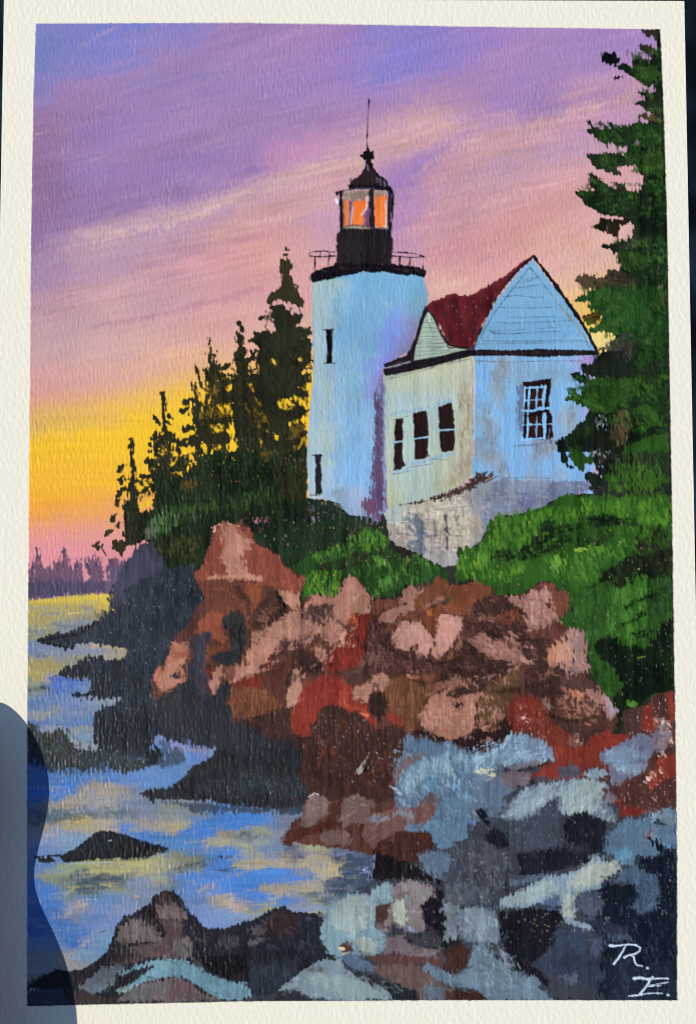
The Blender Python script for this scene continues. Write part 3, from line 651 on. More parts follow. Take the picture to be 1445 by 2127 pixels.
P('241f22', '480,880 540,850 640,848 760,860 860,870 950,895 965,960 970,1050 960,1130 955,1215 440,1235 444,1100 440,980 452,940', rough=1, dry=1.2, var=0.15)
dabs(['2e282a', '1a181c', '38303a'], '460,900 940,900 950,1200 450,1200', 60, 22, 3, 90, 4, a=0.5, own=False)
GL = motif('painted_lantern_glass', LH)
P('a89890', '500,520 920,520 918,880 500,880', rough=0.4, dry=0.5)
P('c87040', '510,590 560,590 570,860 515,860', dry=1)
P('f07a34', '600,630 735,580 740,640 720,740 690,780 690,850 600,850', dry=1, rough=0.8)
P('e0804a', '520,590 560,600 555,850 515,850', dry=1.5, a=0.8)
P('7a4a70', '562,620 598,620 590,720 578,860 560,860 570,740', dry=1, a=0.9)
P('7a4a72', '730,630 768,610 775,740 765,860 700,850 700,740 720,700', dry=1)
P('e88848', '680,740 700,740 700,850 650,850', dry=2, a=0.7, soft=4)
P('f07a38', '800,560 915,560 915,860 840,880 800,840', dry=0.8, rough=0.6)
P('f89454', '860,600 890,600 890,830 850,830', dry=2, a=0.5, soft=5)
P('8a7468', '510,530 740,520 740,570 700,610 620,620 560,600 510,580', dry=3, soft=5, a=0.9)
P('9a8070', '800,530 918,530 910,570 860,575 805,590', dry=2.5, soft=4, a=0.85)
S('d8c4c8', 4, '735,590 725,690 690,740', dry=1); S('e8d0c8', 4, '790,860 830,872'); S('e0c4b8', 3.5, '912,620 912,860', dry=1)
S('d0b8c8', 2.5, '597,680 575,850', a=0.8); S('d0a8b0', 2.5, '772,740 768,850', a=0.6); S('e8c8a0', 3, '888,865 915,850')
S('e8f0fa', 6, '438,608 448,632')
LB = motif('painted_lantern_frame', LH)
S('1c1a20', 8, '488,540 490,700 494,880'); S('2a2226', 10, '770,520 775,700 785,870', dry=1)
S('241e22', 6, '935,530 935,880'); S('3a2a2c', 5, '955,540 950,700 945,880', dry=1.5); S('1a181c', 4, '975,560 970,740 950,890')
S('5a3a3c', 2.5, '500,600 510,860', a=0.6)
S('3a3030', 5, '500,875 600,850 700,855 920,890', dry=1, a=0.6)
RF = motif('painted_lantern_roof', LH)
P('191518', '435,535 500,518 560,505 548,470 590,430 650,390 690,345 712,310 718,240 700,235 690,215 670,205 668,190 695,180 690,160 720,150 725,125 745,115 760,130 770,150 798,150 795,180 800,225 775,235 770,255 790,280 785,310 830,360 880,400 925,440 935,480 970,515 982,545 970,575 950,560 940,530 800,515 640,512 520,530 470,545 460,575 440,565', rough=0.7, dry=0.7, var=0.12)
P('35282a', '560,440 640,400 700,345 760,330 830,380 900,430 920,475 740,470 560,475', rough=1, dry=2.5, soft=4, a=0.75)
for q in ('820,400 830,450', '850,410 858,470', '735,280 738,330', '895,440 905,480'): S('8a8098', 2, q, a=0.6)
S('4a6070', 2.5, '560,510 700,500 800,505', a=0.35, dry=1)
ROD = motif('painted_lightning_rod', LH)
tile(0, 0)
S('1c1820', (1.8, 3.2), '765.5,206 765,225 763,255 762,290 763,312', dry=0.3)
tile(600, 280, 4.516)
GD = motif('painted_gallery_deck', LH)
P('17141a', '190,1350 200,1310 240,1280 340,1240 440,1222 560,1210 740,1208 960,1210 1100,1225 1220,1245 1280,1275 1284,1310 1265,1342 1230,1330 1160,1310 1100,1325 1060,1310 960,1300 880,1285 780,1295 700,1280 640,1300 540,1320 420,1345 300,1375 225,1388 195,1370', rough=0.6, dry=0.6, var=0.12)
dabs(['3a2c28', '2a2226'], '250,1290 450,1240 1200,1260 1260,1300 900,1260 500,1270', 30, 12, 3, 5, 10, a=0.6, own=False)
RL = motif('painted_gallery_railing', LH)
for q in ('440,1100 370,1096 310,1090 250,1095 205,1102 188,1120 195,1138 250,1142 310,1144 380,1138 440,1136',
          '965,1100 1040,1104 1120,1108 1180,1118 1230,1130 1262,1145', '965,1136 1040,1142 1120,1150 1200,1148 1262,1145'):
    S('241e2a', 2.6, q, dry=0.3)
for q, w in (('244,1145 242,1200 240,1275', (2, 4)), ('378,1140 368,1225', 2.4), ('300,1092 290,1142', 2), ('1040,1145 1034,1225', 4), ('1140,1152 1132,1220', 2.6), ('1262,1147 1254,1270', (2, 3.4)), ('378,1098 378,1138', 1.6)):
    S('241e2a', w, q, dry=0.3)

# ------------------------------------------------------------------ keeper's house
tile(780, 500, 2.89)
HS = motif('painted_house', label="pale blue and cream keeper's house with a red roof")
P('a9b4a8', '50,780 200,740 400,690 590,660 640,640 560,620 440,660 560,655 590,1000 592,1400 540,1450 420,1530 200,1600 80,1630 70,1561 60,1200 62,1000', rough=0.5, dry=0.6)
field('''
100,860,b4c0a8 200,830,bcc2a4 300,800,bfc4a8 400,780,c0c4a4 500,740,c0c2a0 550,720,c2c4a8 100,940,9fb8bc 180,950,9cb8c4 240,920,a8bab4 300,880,b4c0ac 380,900,bcc0a4 450,850,bcc0a4 520,860,b8b498 560,860,b0b4a8 440,920,a4b8b4 350,960,98b4c4 480,960,a8b4ac
80,1100,aebdb0 190,1100,a8bfbc 200,1250,a6beb8 340,1050,a4bcb8 345,1200,aabeb0 500,1050,b4b89c 510,1200,b0b090 540,1000,a89c84 530,1150,a09880 550,1250,a89c88 520,1330,a09478 480,1320,b0b094 560,1350,a8a898
100,1450,aebcaa 200,1420,a2b8b8 300,1380,a4bab8 400,1350,b0b89c 450,1400,b0ac90 300,1470,a6b6ac 380,1440,a8b09c 200,1500,a6b8b0 100,1540,b4bc9c
''', 14, 1.5, 90, s='65,830 200,790 400,740 580,695 590,1000 592,1390 530,1450 410,1525 190,1590 80,1625 70,1561 60,1200 62,1000', rough=0.6, dry=0.6, soft=2, var=0.04, sang=90)
BLU = '585,690 800,690 1000,690 1250,690 1320,700 1320,1000 1300,1520 900,1500 700,1480 600,1460 580,1400 590,1000'
P('4a3a44', '45,790 60,750 200,680 235,600 290,400 330,420 440,640 580,630 600,590 640,520 720,370 840,230 940,120 1010,220 1150,400 1280,600 1325,690 1000,690 600,690 400,720 240,740', rough=0.3, dry=0.3)
P('86a8c8', '585,680 1315,680 1320,720 585,720')
P('80b2de', BLU, rough=0.6, dry=0.8)
field('''
620,720,80b0da 700,720,88b2d4 800,710,90acc0 900,720,80b0d8 1000,720,84b4dc 1100,710,88b6dc 1200,720,90a8d8 1260,710,a890c8 740,760,8090a0 770,780,7e90a0 760,820,7c94a8 730,900,86a0b4 740,930,88a4bc
640,800,7cb0e0 640,900,7cb0de 640,1000,7ea8cc 660,1080,8a9cac 650,1100,88a0b4 680,1040,90b4d0 700,1000,84b4dc 620,1150,80b2dc 680,1180,8aa0b4 660,1220,7c90a4 640,1280,90a0b0 700,1290,8ca0b4 620,1350,7eb2de
800,900,7eb2de 800,1000,80b4e0 800,1100,80b2e0 780,1200,7cb0dc 820,1300,7eb0dc 760,1340,90a4b8 750,1370,8ea0b4 850,1400,80aede 700,1420,80aed8 950,1430,8ca4bc 1000,1350,80b0e0 960,1260,8c9cb0 1040,1240,90a0b4 900,1250,84b0dc
840,820,84a8c4 900,800,84a8c8 1000,800,7ea4c4 1080,810,84a8c4 1100,900,7eb0dc 1100,1000,80b4e4 1080,1100,84aed4 1150,900,84b6e0 1200,1000,88b8e4 1150,1060,90a8b8 1190,1040,8ca0ac 1160,1110,90a0b0 1180,1180,84a8c0 1230,1060,8cb4e0 1290,1050,a89ccc 1260,1120,88b4e0 1120,1300,80b0e0 1200,1440,84b4e4 1270,1450,88aee0 1100,1440,8aa8c8
''', 12, 1.4, 90, s=BLU, rough=0.6, dry=0.8, soft=2, var=0.05, sang=90)
dabs(['98c0e4', '70a4d4', 'a4c4dc', '8ab8e4'], '600,700 1250,700 1250,1480 600,1440', 260, 15, 2.2, 90, 6, a=0.35, dry=1, own=False, h=0.1)
dabs(['c4ccb4', '98b0b0', 'd0d0b0', 'a8a890'], '80,850 570,710 580,1350 100,1540', 220, 15, 2.2, 90, 6, a=0.35, dry=1, own=False, h=0.1)
P('8a9aa4', '725,730 800,730 810,780 780,850 760,940 720,940 700,900 730,850', rough=2.5, dry=4, soft=6, a=0.55, own=False)
S('7f96a4', 10, '700,960 670,1010 650,1080 665,1170', dry=4, soft=5, a=0.4, own=False)
S('6a7c8c', 3, '650,1160 670,1210 700,1215 740,1150', dry=1.5, soft=2.5, a=0.6, own=False)
S('6f8494', 5, '640,1280 680,1310 720,1270', dry=2, soft=3, a=0.5, own=False)
P('8d9cab', '735,1330 790,1320 780,1390 745,1400', rough=2, dry=3, soft=4, a=0.6, own=False)
S('8a98a0', (5, 11), '1205,980 1190,1040 1160,1090', dry=3, soft=4, a=0.6, own=False)
P('8c98a8', '940,1250 1080,1215 1070,1250 1000,1270 950,1280', rough=2, dry=3, soft=4, a=0.7, own=False)
S('94a4a8', 4, '1095,1040 1100,1120', a=0.5, own=False)
S('b4a08c', (8, 20), '525,860 545,950 535,1100 530,1250 510,1320 500,1420', dry=4, soft=8, a=0.5, own=False)
P('8c7c68', '480,1330 540,1300 560,1380 480,1440 430,1470', rough=3, dry=5, soft=8, a=0.45, own=False)
S('70707c', 2.2, '578,720 586,900 580,1100 574,1300 580,1400', dry=1, a=0.6, own=False)
S('c8ccd8', 3, '588,700 592,900 588,1300', a=0.6, own=False)
for q, a in (('75,832 200,800 330,765 450,735 570,708', 0.8), ('80,818 300,760 470,722', 0.4), ('600,722 800,728 1000,722 1240,722', 0.7), ('560,1280 600,1290', 0.5), ('60,1060 110,1080', 0.4), ('740,1425 900,1420 1050,1425', 0.5), ('690,690 695,740', 0.3)):
    S('5a5450', 1.7, q, a=a, own=False, dry=0.2)
for q in ('840,820 930,812 1040,800 1120,815', '830,790 950,790 1100,785'):
    S('7c9cb4', 3, q, a=0.5, own=False, dry=1)
chop({HS}, '60,700 1320,680 1320,1500 60,1600', 500, 18, 3.4, 86, 20, 8, a=0.55, push=0.06)
P('bcccc0', '70,860 560,720 560,1380 90,1540', a=0.3, soft=14, dry=4, own=False)
for q, n in (('725,730 800,735 790,840 750,930 725,930 705,880', 40), ('650,1000 690,980 690,1200 650,1190', 26), ('635,1270 735,1265 710,1320 650,1320', 16), ('735,1330 790,1330 785,1395 745,1400', 16), ('1165,980 1215,980 1200,1090 1155,1110', 22), ('940,1245 1080,1215 1070,1260 950,1275', 18), ('600,1430 700,1410 690,1440 600,1450', 10)):
    dabs(['8694a0', '74889a', '939c9e', '7f8c90'], q, n, 12, 4.5, 80, 40, a=0.5, dry=2.5, own=False)
dabs(['a8987c', '8c7a66', 'b8ab8c', '9c8c78'], '500,860 555,860 560,1400 440,1470 420,1440 500,1330 510,1100', 70, 13, 5, 80, 30, a=0.45, dry=2.5, own=False)
GB = motif('painted_gable', HS, 'large blue clapboard gable')
P('7cabce', '945,115 1000,190 1080,290 1160,390 1230,500 1300,600 1320,668 1000,665 800,665 600,665 592,640 620,560 680,440 720,360 800,260 870,170', rough=0.5, dry=0.5)
field('945,160,84b4d8 900,260,78a8c8 1000,260,80b0d4 1000,380,7aabd0 850,380,7cacd0 1100,450,7aaed4 800,480,78a8cc 950,520,78a8d0 1150,560,74a8d4 700,600,74a4c8 900,620,78aed4 1240,600,84b0d0 650,640,84b0d0 1100,640,80b0d8', 22, 2, 0, s='945,115 1000,190 1080,290 1160,390 1230,500 1300,600 1320,668 1000,665 800,665 600,665 592,640 620,560 680,440 720,360 800,260 870,170', rough=0.5, dry=0.5, sang=0)
for q, a in (('915,170 860,240 790,330 720,420 660,520 600,640', 0.7), ('925,165 980,230 1050,320 1110,400 1180,480 1240,560 1280,640', 0.6), ('905,175 925,160 945,180', 0.7),
             ('870,262 960,225', 0.55), ('840,285 990,262', 0.6), ('850,250 930,240', 0.4), ('760,335 850,330 960,342 1000,338', 0.7), ('740,400 900,405 1080,400', 0.5), ('700,490 800,495 960,488 1180,480', 0.55), ('800,462 1080,455', 0.4),
             ('680,535 700,555 800,560 960,548 1100,545', 0.7), ('690,545 860,535 1100,520', 0.5), ('640,600 800,605 1000,600 1240,598', 0.5), ('620,620 900,615 1270,608', 0.4), ('870,240 980,215', 0.4), ('1000,350 1010,330', 0.5), ('1110,590 1140,570', 0.4)):
    S('3f4a50', 1.8, q, a=a, own=False, dry=0.3)
S('9a9c88', 5, '1060,330 1130,420 1200,500 1260,590', a=0.45, dry=2, own=False)
S('a8d0ec', 2, '870,370 880,500', a=0.4, own=False); S('a8d0ec', 2, '1050,480 1100,570', a=0.4, own=False)
G2 = motif('painted_gable', HS, 'small cream clapboard gable beside the tower')
P('a2b4a4', '315,418 345,470 380,550 410,610 440,650 490,645 540,655 400,690 230,718 235,640 260,560 290,460', rough=0.6, dry=0.6)
for q in ('290,490 350,495', '280,520 370,525', '270,550 380,545', '262,575 395,575', '255,595 400,590', '250,620 415,615', '245,640 430,635', '240,665 440,660', '238,690 420,672', '310,460 340,560', '300,480 335,470', '260,610 340,605', '330,655 400,640'):
    S('3f4638', 1.5, q, a=0.6, own=False, dry=0.3)
S('d0dcd8', 3, '315,430 320,490', a=0.6, own=False)
RD = motif('painted_roof', HS, 'weathered red roof')
P('5e2024', '295,400 340,365 420,340 470,325 560,330 640,290 760,220 860,140 945,85 930,120 870,170 800,250 720,350 680,430 640,500 600,610 580,640 500,640 450,620 420,580 400,540 380,500 350,460 320,420', rough=0.5, dry=0.5, var=0.14)
for q in ('350,380 400,400 430,500 450,600', '560,340 600,420 560,540', '660,300 620,420 590,560', '480,360 500,480 520,600', '720,280 680,400', '440,360 460,450', '800,210 740,300'):
    S('3c2024', (6, 10), q, dry=3, a=0.6, own=False)
for q in ('300,395 400,350 470,335 560,335', '600,320 760,230 880,140', '330,410 390,520 430,600 480,635 560,640', '520,400 540,520'):
    S('762a2c', 5, q, dry=2, a=0.7, own=False)
S('7a2428', 7, '430,335 480,325', own=True)
specks(['c8a8a8', 'a86870', '9a8060'], '400,380 560,350 700,320 640,440 580,600 450,560', 16)
TM = motif('painted_eaves', HS, 'black eaves and gable edges')
S('1e181e', (6, 9), '945,92 1000,165 1080,270 1150,370', dry=0.6); S('1e181e', (9, 6), '1150,370 1220,470 1280,570 1325,665', dry=0.6)
S('1e181e', (4, 5), '945,90 900,130 840,190 780,260', dry=0.6); S('231c22', 2.4, '780,260 720,350 680,430 620,560 590,640', dry=0.5)
P('201a1f', '575,660 640,652 800,658 1000,650 1200,655 1335,660 1350,685 1200,690 1000,700 800,690 650,692 575,690', rough=0.35, dry=0.5, var=0.15)
P('201a1f', '45,770 120,745 215,725 400,690 500,665 580,655 578,690 500,710 400,740 300,765 180,790 60,812 45,800', rough=0.35, dry=0.5, var=0.15)
P('241c22', '45,740 120,710 180,690 205,650 235,580 260,490 290,410 305,400 315,420 290,470 265,560 240,640 225,718 140,730 60,765', rough=0.35, dry=0.4)
S('a8b0b8', 2, '58,765 140,745 205,728', a=0.7)
S('241c22', 3, '310,415 350,460 400,560 440,625 500,640 580,640', dry=0.6)
dabs(['4a3a34', '35282a'], '600,665 1300,665 1300,685 600,685', 40, 9, 2, 0, 8, a=0.5, own=False)
def pane(label, s):
    i = motif('painted_window', HS, label)
    P('2a1c1c', s, rough=0.7, dry=0.6, var=0.12)
    return i
tile(780, 500, 2.89)
pane('narrow dark window nearest the tower', '115,1070 160,1062 165,1180 158,1260 165,1320 182,1345 150,1375 105,1382 112,1250')
S('9cc4dc', 2.6, '108,1210 162,1204', dry=0.3)
pane('middle dark window of the cream wall', '225,1035 300,1018 315,1100 312,1240 318,1290 300,1312 232,1316 230,1180')
S('9cc4dc', 2.6, '228,1190 312,1178', dry=0.3)
pane('right hand dark window of the cream wall', '372,998 455,965 470,1060 475,1150 468,1260 400,1270 385,1230 380,1100')
S('9cc4dc', 3, '385,1138 480,1132', dry=0.3)
to(HS)
for q, w in (('100,1045 160,1025 200,1030', 6), ('215,1020 300,1002', 6), ('360,990 440,958 450,962', 7), ('205,1340 300,1325 340,1312', 7), ('350,1305 420,1290 460,1278', 8), ('110,1392 170,1380 200,1360', 6)):
    S('94b4cc', w, q, dry=1, a=0.85)
for q in ('130,1065 200,1052', '205,1358 340,1340', '100,1402 160,1396 200,1380', '340,1310 440,1315'):
    S('6a7078', 1.6, q, a=0.7, dry=0.2, own=False)
WB = motif('painted_window', HS, 'large dark sash window with pale blue glazing bars on the blue wall')
P('6a6c88', '850,880 890,850 900,1000 870,1190 880,1200 850,1100', rough=1, dry=2, a=0.8)
P('241618', '885,850 960,840 1050,828 1048,900 1040,960 1055,1050 1062,1180 1020,1200 880,1195 890,1000', rough=0.7, dry=0.6)
P('3c2018', '925,900 1000,890 1000,1010 920,1010', dry=1.5, soft=4, a=0.7); P('3c2018', '915,1050 995,1050 990,1180 915,1180', dry=1.5, soft=4, a=0.7)
for q, w in (('895,885 1020,876', 4), ('885,1020 940,1022 980,1008 1040,1006', 6.5), ('895,890 885,1010', 2.2), ('920,890 915,1005', 4), ('968,885 962,1005', 2.4), ('1012,880 1008,930 1004,1010', 5), ('890,960 1005,952', 2),
             ('880,1195 1000,1186', 5), ('910,1040 912,1110 908,1185', 3.6), ('968,1045 962,1180', 2.2), ('880,1106 1055,1100', 2.4), ('1012,1040 1008,1090 1015,1130 1010,1185', 7), ('878,1180 885,1195', 3)):
    S('8cc4ee', w, q, dry=0.6)
S('c8987c', 1.6, '1040,960 1046,1010', a=0.8); S('6a5a78', 2.6, '1050,1110 1030,1190', a=0.8, dry=1)
S('6c7088', 4, '832,1232 920,1228 1060,1205', dry=1, a=0.8)
to(HS)
tile(780, 500, 2.89)
FT = motif('painted_stone_footing', HS, 'mottled grey stone footing under the house')
tile(780, 1000, 2.89)
P('8c8078', '330,115 420,85 520,40 600,-10 700,-30 700,20 500,80', rough=1)
P('a89c92', '50,190 110,150 200,130 300,110 420,80 540,30 620,0 750,-10 900,-5 1300,0 1300,40 1280,60 1060,120 940,180 800,200 720,220 700,260 660,300 640,330 620,370 560,430 500,500 430,510 350,490 300,460 260,420 180,400 120,380 90,350 80,300 60,240', rough=1.5, dry=1.6, var=0.1)
field('''
100,200,a4b4b4 150,200,a8b0a4 250,150,b0aa98 350,130,aca494 450,110,a89c90 550,70,9c948c 150,280,aca49c 120,330,a0988f 200,300,a89890 230,250,788494 270,300,6f7a88 260,380,6c7682 300,200,a89c8c 380,200,b8b09c 450,180,b4a898 500,150,b0aca0 450,250,b4aa98 500,300,bcb49c 420,330,ac9c90 350,330,b0a090 330,420,a4a09c 420,420,a49c98 500,440,a8a4a4 450,480,9c9ca0 560,350,b4ac9c 600,280,b0a494
620,150,98989c 600,60,8c9098 650,30,8c949c 700,60,7c8898 760,40,788498 820,20,8490a4 900,30,7c88a0 1000,20,8894ac 700,140,8c94a4 760,120,7c86a0 680,220,7c8698 640,300,8088a0 820,120,7c8090 900,100,687090 960,140,808898 1060,60,6a7490 1150,40,7480a0 620,380,9c98a8 1000,100,747c94
''', 10, 1.2, 90, s='50,190 110,150 200,130 300,110 420,80 540,30 620,0 750,-10 900,-5 1300,0 1300,40 1280,60 1060,120 940,180 800,200 720,220 700,260 660,300 640,330 620,370 560,430 500,500 430,510 350,490 300,460 260,420 180,400 120,380 90,350 80,300 60,240', rough=1.5, dry=1.5, var=0.09, sang=90)
dabs(['8a7c78', 'c4bca8', '6f7078', '9c8480', 'd0c8b0', '7a7280'], '90,220 560,80 600,200 560,400 450,480 300,430 120,340', 330, 9, 3, 70, 60, a=0.5, dry=1.5, own=False)
dabs(['d0c8b8', 'c4bcb0', 'dcd4c4'], '120,220 300,140 540,60 600,200 560,380 450,460 320,420 160,330', 120, 12, 6, 10, 30, a=0.45, dry=1.8, own=False)
for q in ('150,250 240,240 320,225', '130,310 200,320 250,330', '300,330 400,320 520,330', '350,170 450,160 540,150', '330,400 420,395 520,400', '360,230 362,320', '520,160 530,240', '200,190 205,240', '180,260 190,320', '500,250 505,330'):
    S('6a6468', 2.2, q, dry=0.8, a=0.6, own=False)
for q in ('270,200 285,280 268,400', '420,210 428,330 432,400', '350,260 360,320', '200,270 220,300', '480,180 488,260'):
    S('4f5562', (6, 4), q, dry=2.5, soft=3, a=0.65, own=False)
P('566070', '240,200 285,190 300,260 285,330 275,410 255,400 250,320 235,260', rough=2, dry=3, soft=4, a=0.75, own=False)
S('3f4450', (5, 3), '418,200 424,280 430,350 428,420', dry=1.5, a=0.8, own=False)
for q in ('300,250 380,240', '330,340 400,350', '460,300 540,280', '440,220 520,205'):
    S('7c6a68', 2.4, q, dry=1, a=0.5, own=False)
dabs(['5c6880', '8894a4', 'a0a4ac', '6c7898'], '620,60 1280,5 1280,50 900,130 700,200 640,300', 130, 14, 4, 20, 50, a=0.5, dry=2, own=False)
dabs(['a8b8b8', 'b0bcb8'], '60,180 130,160 160,220 90,260', 22, 10, 5, 60, 40, a=0.6)
to(HS)
for q in ('150,140 240,125 330,110 400,100', '240,128 300,120', '320,100 430,70 500,50'):
    S('4a4040', 2.6, q, dry=1, a=0.75)
dabs(['3c2c28', '54403a', '2c2220'], '330,105 480,40 560,0 620,-50 670,-65 710,-30 640,20 540,60 400,115', 90, 12, 4.5, -25, 40, a=0.85)
S('3c2c28', (2.5, 9), '190,135 300,118 400,92 480,62 560,20 620,-10', rough=1.5, dry=2, a=0.85)
for q in ('600,0 640,-60', '640,0 700,-60', '650,10 725,-30', '610,-10 600,-60', '640,-20 668,-62'):
    S('4a302c', 2.2, q, dry=0.4)
# ------------------------------------------------------------------ big spruce on the right
BT = motif('painted_spruce', label='big green spruce filling the right edge of the picture')
DK = '1b2419'; MG = '294a1f'; LG = '2c5a20'; BR = '33302a'
tile(945, 0, 2.89)
def limb(s, col=DK, **k): P(col, s, rough=1.4, dry=1.5, soft=2, var=0.18, **k)
limb('1118,178 1232,176 1228,260 1215,250 1195,225 1150,215 1125,200', '2c2820')
limb('1098,275 1130,262 1170,275 1200,290 1210,250 1228,240 1234,420 1180,360 1150,330 1115,305')
limb('1130,265 1190,285 1220,330 1170,335 1120,300', '3a3026', a=0.8)
limb('878,318 910,308 960,320 985,345 1000,370 975,372 950,378 940,392 905,385 880,370', '0e120d')
limb('955,395 990,390 1000,375 1040,392 1060,400 1050,372 1075,348 1120,350 1180,350 1200,330 1238,340 1240,700 1215,560 1190,540 1180,525 1130,520 1100,500 1090,470 1060,460 1020,435 985,415')
limb('1075,400 1100,395 1140,400 1180,380 1215,400 1210,460 1180,510 1130,515 1110,495 1080,450', MG)
limb('945,468 965,455 985,462 970,480 950,485', '1a1818')
limb('1090,555 1130,545 1170,560 1210,530 1245,560 1245,700 1200,690 1150,660 1130,640 1075,625 1085,605 1130,600 1120,580', '262a20')
limb('1098,690 1120,676 1160,690 1200,690 1245,720 1245,740 1150,725 1110,715', '4a4428')
limb('790,728 805,724 825,745 830,765 870,768 930,770 920,735 935,728 955,755 990,760 1050,745 1100,730 1250,738 1262,1000 1262,1300 1150,1300 1150,1100 1165,1065 1110,1060 1090,1000 1030,985 1000,990 1010,920 1045,920 1030,870 1000,885 960,875 930,845 915,888 880,865 850,845 820,805 785,798 795,780 815,770')
limb('815,780 850,775 930,790 935,840 890,865 850,840', '22341a'); limb('950,780 1040,770 1040,830 980,870 950,840', '1c2018')
limb('1060,750 1240,745 1250,900 1180,900 1090,880 1050,830', '20361c'); limb('1090,830 1095,870 1080,860', 'c0a0b0', a=0.7, own=False)
limb('788,935 830,903 835,920 880,925 960,920 1050,930 1110,905 1130,930 1110,1000 1060,990 990,1000 975,1020 985,1050 950,1060 930,1040 870,1020 830,1000 805,970', '263020')
limb('850,940 900,930 950,940 940,990 860,985', MG); limb('1100,920 1250,900 1255,1060 1120,1055 1090,990', MG)
limb('718,1150 760,1145 800,1150 830,1140 790,1110 805,1085 800,1045 815,1036 850,1060 880,1085 915,1105 930,1135 960,1130 965,1095 1000,1105 1050,1150 1075,1170 1130,1130 1155,1060 1262,1050 1265,1400 1265,1561 1200,1561 1150,1450 1135,1390 1110,1350 1060,1315 1000,1305 960,1300 900,1290 860,1270 800,1235 760,1200', '1e221a')
limb('730,1155 790,1160 760,1200', '4a3a30', a=0.7); limb('810,1050 850,1070 870,1100 820,1100', '3c3028', a=0.6); limb('970,1105 1060,1160 1000,1175', '3c3028', a=0.6)
limb('840,1170 930,1170 1000,1200 1060,1210 1055,1270 1000,1290 930,1275 870,1240', MG); limb('1120,1100 1258,1080 1260,1230 1150,1220', '1f3a1c')
limb('960,1180 1040,1190 1040,1240 990,1250', '285020', a=0.7)
tile(1045, 400, 3.6125)
limb('535,-10 1225,-10 1240,500 1235,1000 1245,1950 560,1950 420,1880 600,1700 700,1500 760,1200 840,1100 850,600 1000,300 930,190 840,180 740,170 640,110 580,60', '1e2a1b')
limb('665,262 700,240 725,210 745,192 830,195 880,200 920,190 960,205 930,235 880,240 860,300 848,335 800,320 740,290 700,275', '262218')
limb('960,205 1000,240 1030,290 1065,330 1110,345 1110,420 1060,330 1000,310 960,320 930,350 870,360 850,365 830,385 745,395 738,410 775,430 830,450 850,520 900,580 940,605 1010,590 1200,600 1225,200 1060,150', '1c241a')
limb('850,365 940,350 1000,315 1060,330 1100,380 1000,420 860,430', '35302a', a=0.65)
limb('840,450 930,440 1100,480 1090,560 1020,590 980,560 940,590 880,560', MG); limb('960,560 1020,590 1080,570 1050,530', '2a5020', a=0.6)
limb('543,660 560,630 620,618 700,625 760,620 790,590 830,578 880,588 930,620 980,660 990,720 900,740 700,740 620,720 580,700', '3a3224', a=0.95)
dabs(['1c1a16', '241f18', '4a3e2c', '2a241c'], '560,640 700,625 830,585 970,660 960,720 700,720 600,700', 80, 11, 2, 30, 50, a=0.6, dry=0.5)
limb('525,810 570,775 620,760 640,720 700,720 780,700 850,720 950,740 1000,720 1150,700 1220,740 1230,1150 1100,1200 850,1070 760,1040 700,1055 640,1055 625,1020 700,1000 720,950 740,900 700,880 650,890 630,860 640,820 580,815 540,830', '234420')
dabs(['2a5222', '1f421e', '32602a'], '640,760 1000,740 1150,800 1100,1000 900,1040 700,1030 720,880 650,850', 110, 20, 6, 85, 25, a=0.6, dry=2, soft=3)
limb('585,935 640,905 700,890 745,905 740,950 690,990 620,1000 600,960', '3a2a14'); 
for q in ('600,950 700,910', '610,975 740,925', '640,990 730,960'):
    S('8a6420', 2.5, q, a=0.6, dry=1)
limb('880,1060 940,1050 1000,1080 1000,1200 940,1300 860,1200 740,1180 700,1200 720,1170 780,1150 830,1110 860,1080', '3a3c34', a=0.9)
dabs(['6a7068', '3a3c30', '1c221a', '2a2e24', '4a4c40'], '760,1140 860,1080 960,1060 1000,1150 940,1200 800,1190', 70, 9, 2.5, 70, 50, a=0.6, dry=1)
limb('575,1290 600,1275 640,1290 690,1250 720,1200 900,1190 960,1250 1000,1500 800,1450 660,1390 580,1330', '1c2019')
limb('508,1362 560,1345 575,1370 612,1365 630,1400 600,1435 560,1430 530,1395', '1a2019')
limb('470,1470 500,1458 520,1475 540,1465 560,1510 580,1520 590,1480 570,1460 615,1440 620,1400 800,1390 900,1410 900,1700 740,1640 720,1660 660,1640 620,1610 560,1590 510,1555 455,1560 465,1540 500,1530 490,1490', '28501f')
dabs(['2f6022', '264c1e', '3a7028'], '540,1530 700,1560 780,1640 720,1650 620,1600', 40, 16, 5, 30, 20, a=0.7)
dabs(['284f20', '1e3c1c', '305c24'], '640,1400 900,1400 900,1560 640,1500', 60, 18, 6, 85, 25, a=0.6)
limb('680,1660 740,1650 900,1600 940,1700 900,1950 540,1950 540,1890 600,1860 640,1730', '1e221a')
limb('620,1745 660,1725 690,1740 690,1800 620,1850 560,1870 540,1910 580,1940 540,1890', '202c1c')
limb('625,1750 670,1780 650,1860 600,1860', '24421e', a=0.8)
limb('395,1860 430,1848 465,1850 470,1880 540,1950 400,1951', '161a14')
limb('980,1620 1080,1590 1150,1640 1190,1730 1180,1760 1110,1760 1050,1800 940,1800 1000,1760 1080,1740 1050,1690', '2a5a20')
limb('920,1900 1050,1840 1240,1800 1240,1951 900,1951', '28541f')
P('6a5c3a', '820,1700 870,1640 930,1650 950,1760 920,1850 850,1900 800,1850', rough=3, dry=5, soft=8, a=0.28)
dabs(['6a6040', '2c2a1c', '4a3a28', '7a7050'], '810,1660 920,1650 950,1800 880,1900 820,1880', 80, 10, 2.4, 88, 14, a=0.5, dry=1)
tile(1180, 560, 4.2528)
P('4a3c30', '800,140 830,140 835,300 800,300', rough=2, dry=3, a=0.6); dabs(['8a7a58', '6a5a40'], '790,140 835,140 830,300 795,300', 14, 10, 2.4, 90, 8, a=0.6)
